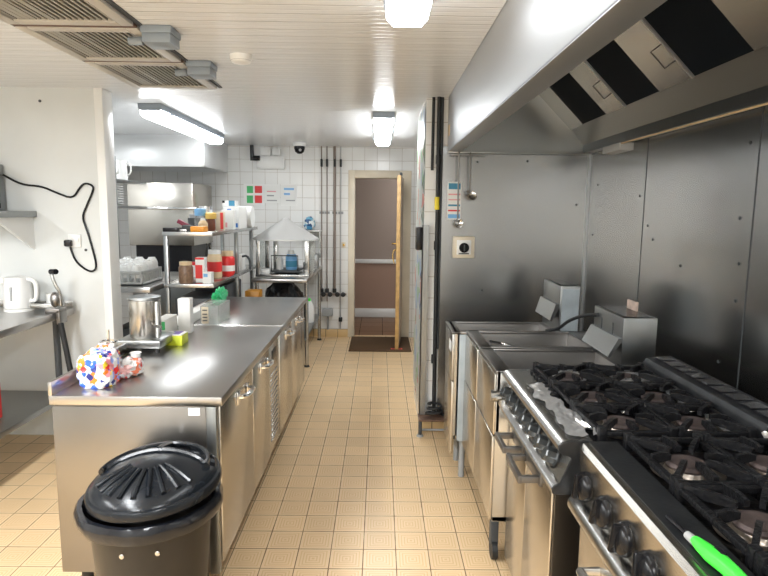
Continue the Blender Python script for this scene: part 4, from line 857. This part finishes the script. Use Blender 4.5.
for (x, r, zb, zt_, lab, m) in ((-.705, .007, .45, CZ, 'thin brown pipe on the far wall nearest the corner table', 'copper'), (-.64, .007, .45, CZ, 'second thin brown pipe from the corner table on the far wall', 'copper'), (-.548, .016, .56, CZ, 'thickest brown pipe on the far wall', 'copper'), (-.475, .006, .10, CZ, 'thin pale pipe nearest the doorway on the far wall', 'grey')):
    t = thing('water_pipe', lab, 'pipe', (x, 7.115, zb)); obj('pipe', cyl(B(), (x, 7.115, zb), (x, 7.115, zt_), r, 12), m, t)
    bs = obj('upper_valve', bx(x - .012, x + .012, 7.095, 7.14, 2.08, 2.17, .004), 'bpm', t)
    vv = obj('stop_valve', bx(x - .022, x + .022, 7.085, 7.14, zb + .10 if zb < .3 else .56, (zb + .10 if zb < .3 else .56) + .05, .005), 'bpm', t)
    obj('bracket', bx(x - .03, x + .03, 7.13, 7.15, 1.52, 1.55), 'grey', t)
t = thing('pipe_manifold', 'row of dark valves joining the brown pipes low on the far wall', 'valves', (-.58, 7.08, .53)); obj('header', cyl(B(), (-.72, 7.07, .545), (-.40, 7.07, .545), .014, 10), 'copper', t)
for x in (-.68, -.60, -.51, -.44): obj('tap', lathe(B(), [(.0, 0), (.03, .0), (.03, .012), (0, .02)], (x, 7.055, .545), 12, Matrix.Rotation(math.pi / 2, 4, 'X')), 'bpm', t)
t = thing('pump_unit', 'grey pump box low on the far wall below the dark valves', 'pump', (-.63, 7.1, .27)); obj('case', bx(-.70, -.57, 7.06, 7.15, .27, .36, .006), 'grey', t); obj('tail_pipe', cyl(B(), (-.63, 7.10, .10), (-.63, 7.10, .27), .012), 'grey', t)
t = thing('door_catch', 'small yellow catch on the tiles beside the door frame', 'catch', (-.44, 7.14, 1.15)); obj('plate', bx(-.465, -.415, 7.14, 7.15, 1.11, 1.18, .002), 'cream', t); obj('hook', bx(-.45, -.43, 7.125, 7.14, 1.13, 1.16, .003), 'brass', t)
t = thing('doormat', 'brown doormat on the tiles at the open doorway', 'doormat', (.02, 6.74, 0)); obj('pile', bx(-.335, .37, 6.37, 7.11, .001, .014, .003), 'matb', t)
for k, (dx, w) in enumerate(((0, .02), (.03, .012), (.055, .02), (.085, .014), (.11, .02))): obj('red_print', bx(.14 + dx, .14 + dx + w, 6.44, 6.50 - .01 * (k % 2), .0142, .0155), 'red', t)

# ------------------------------------------------------------------ ceiling vents
cv = thing('ceiling_vent', 'three panel slatted extract vent set in the plank ceiling', 'vent', (-1.25, 2.9, CZ))
xa, xb = -1.53, -1.02
for (y0, y1, k) in ((1.75, 2.52, 0), (2.56, 3.10, 1), (3.14, 3.76, 2)):
    bm = B(); w = .05
    box(bm, xa, xa + w, y0, y1, CZ - .02, CZ, .003); box(bm, xb - w, xb, y0, y1, CZ - .02, CZ, .003); box(bm, xa + w, xb - w, y0, y0 + w, CZ - .02, CZ, .003); box(bm, xa + w, xb - w, y1 - w, y1, CZ - .02, CZ, .003)
    fr = obj('vent_frame', bm, 'ventf', cv)
    bm = B(); n = 17
    for i in range(n):
        x = xa + w + (xb - xa - 2 * w) * (i + .5) / n; wd = .0048 if i not in (1, 2, 3, 6) else .011
        box(bm, x - wd, x + wd, y0 + w, y1 - w, CZ - .014, CZ - .004)
    obj('slats', bm, M['slat'], fr)
    obj('backing', bx(xa + w, xb - w, y0 + w, y1 - w, CZ - .003, CZ - .001), 'bp', fr)
for y in (2.54, 3.12): obj('divider', bx(xa, xb, y - .02, y + .02, CZ - .015, CZ, .002), 'rack', cv)
for s, x in ((0, xa - .012), (1, xb + .012)): obj('edge_gap', bx(x - .010, x + .010, 1.75, 3.80, CZ - .006, CZ), 'darkgrey', cv)
for (y, lab) in ((2.62, 'blue grey junction box beside the middle vent panel, nearer the kettle'), (3.20, 'blue grey junction box at the far panel of the ceiling vent')):
    t = thing('ceiling_junction_box', lab, 'junction box', (-.95, y, CZ)); obj('case', bx(-1.005, -.885, y - .06, y + .06, CZ - .07, CZ - .03, .005), 'gp', t); obj('cover', bx(-1.01, -.88, y - .065, y + .065, CZ - .031, CZ, .005), 'gp', t); obj('gland', cyl(B(), (-1.09, y + .02, CZ - .045), (-1.03, y + .02, CZ - .045), .018, 12), 'gp', t)
t = thing('smoke_detector', 'round white smoke detector on the plank ceiling', 'smoke detector', (-.70, 3.03, CZ)); obj('base', lathe(B(), [(0, CZ), (.055, CZ), (.055, CZ - .015), (.045, CZ - .035), (.02, CZ - .042), (0, CZ - .042)], (-.70, 3.03, 0), 28), 'wp', t); obj('sensor_vents', lathe(B(), [(.046, CZ - .03), (.049, CZ - .0275), (.049, CZ - .022), (.046, CZ - .02)], (-.70, 3.03, 0), 28), 'darkgrey', t)
for o in bpy.data.objects:
    if '_w' in o: del o['_w']
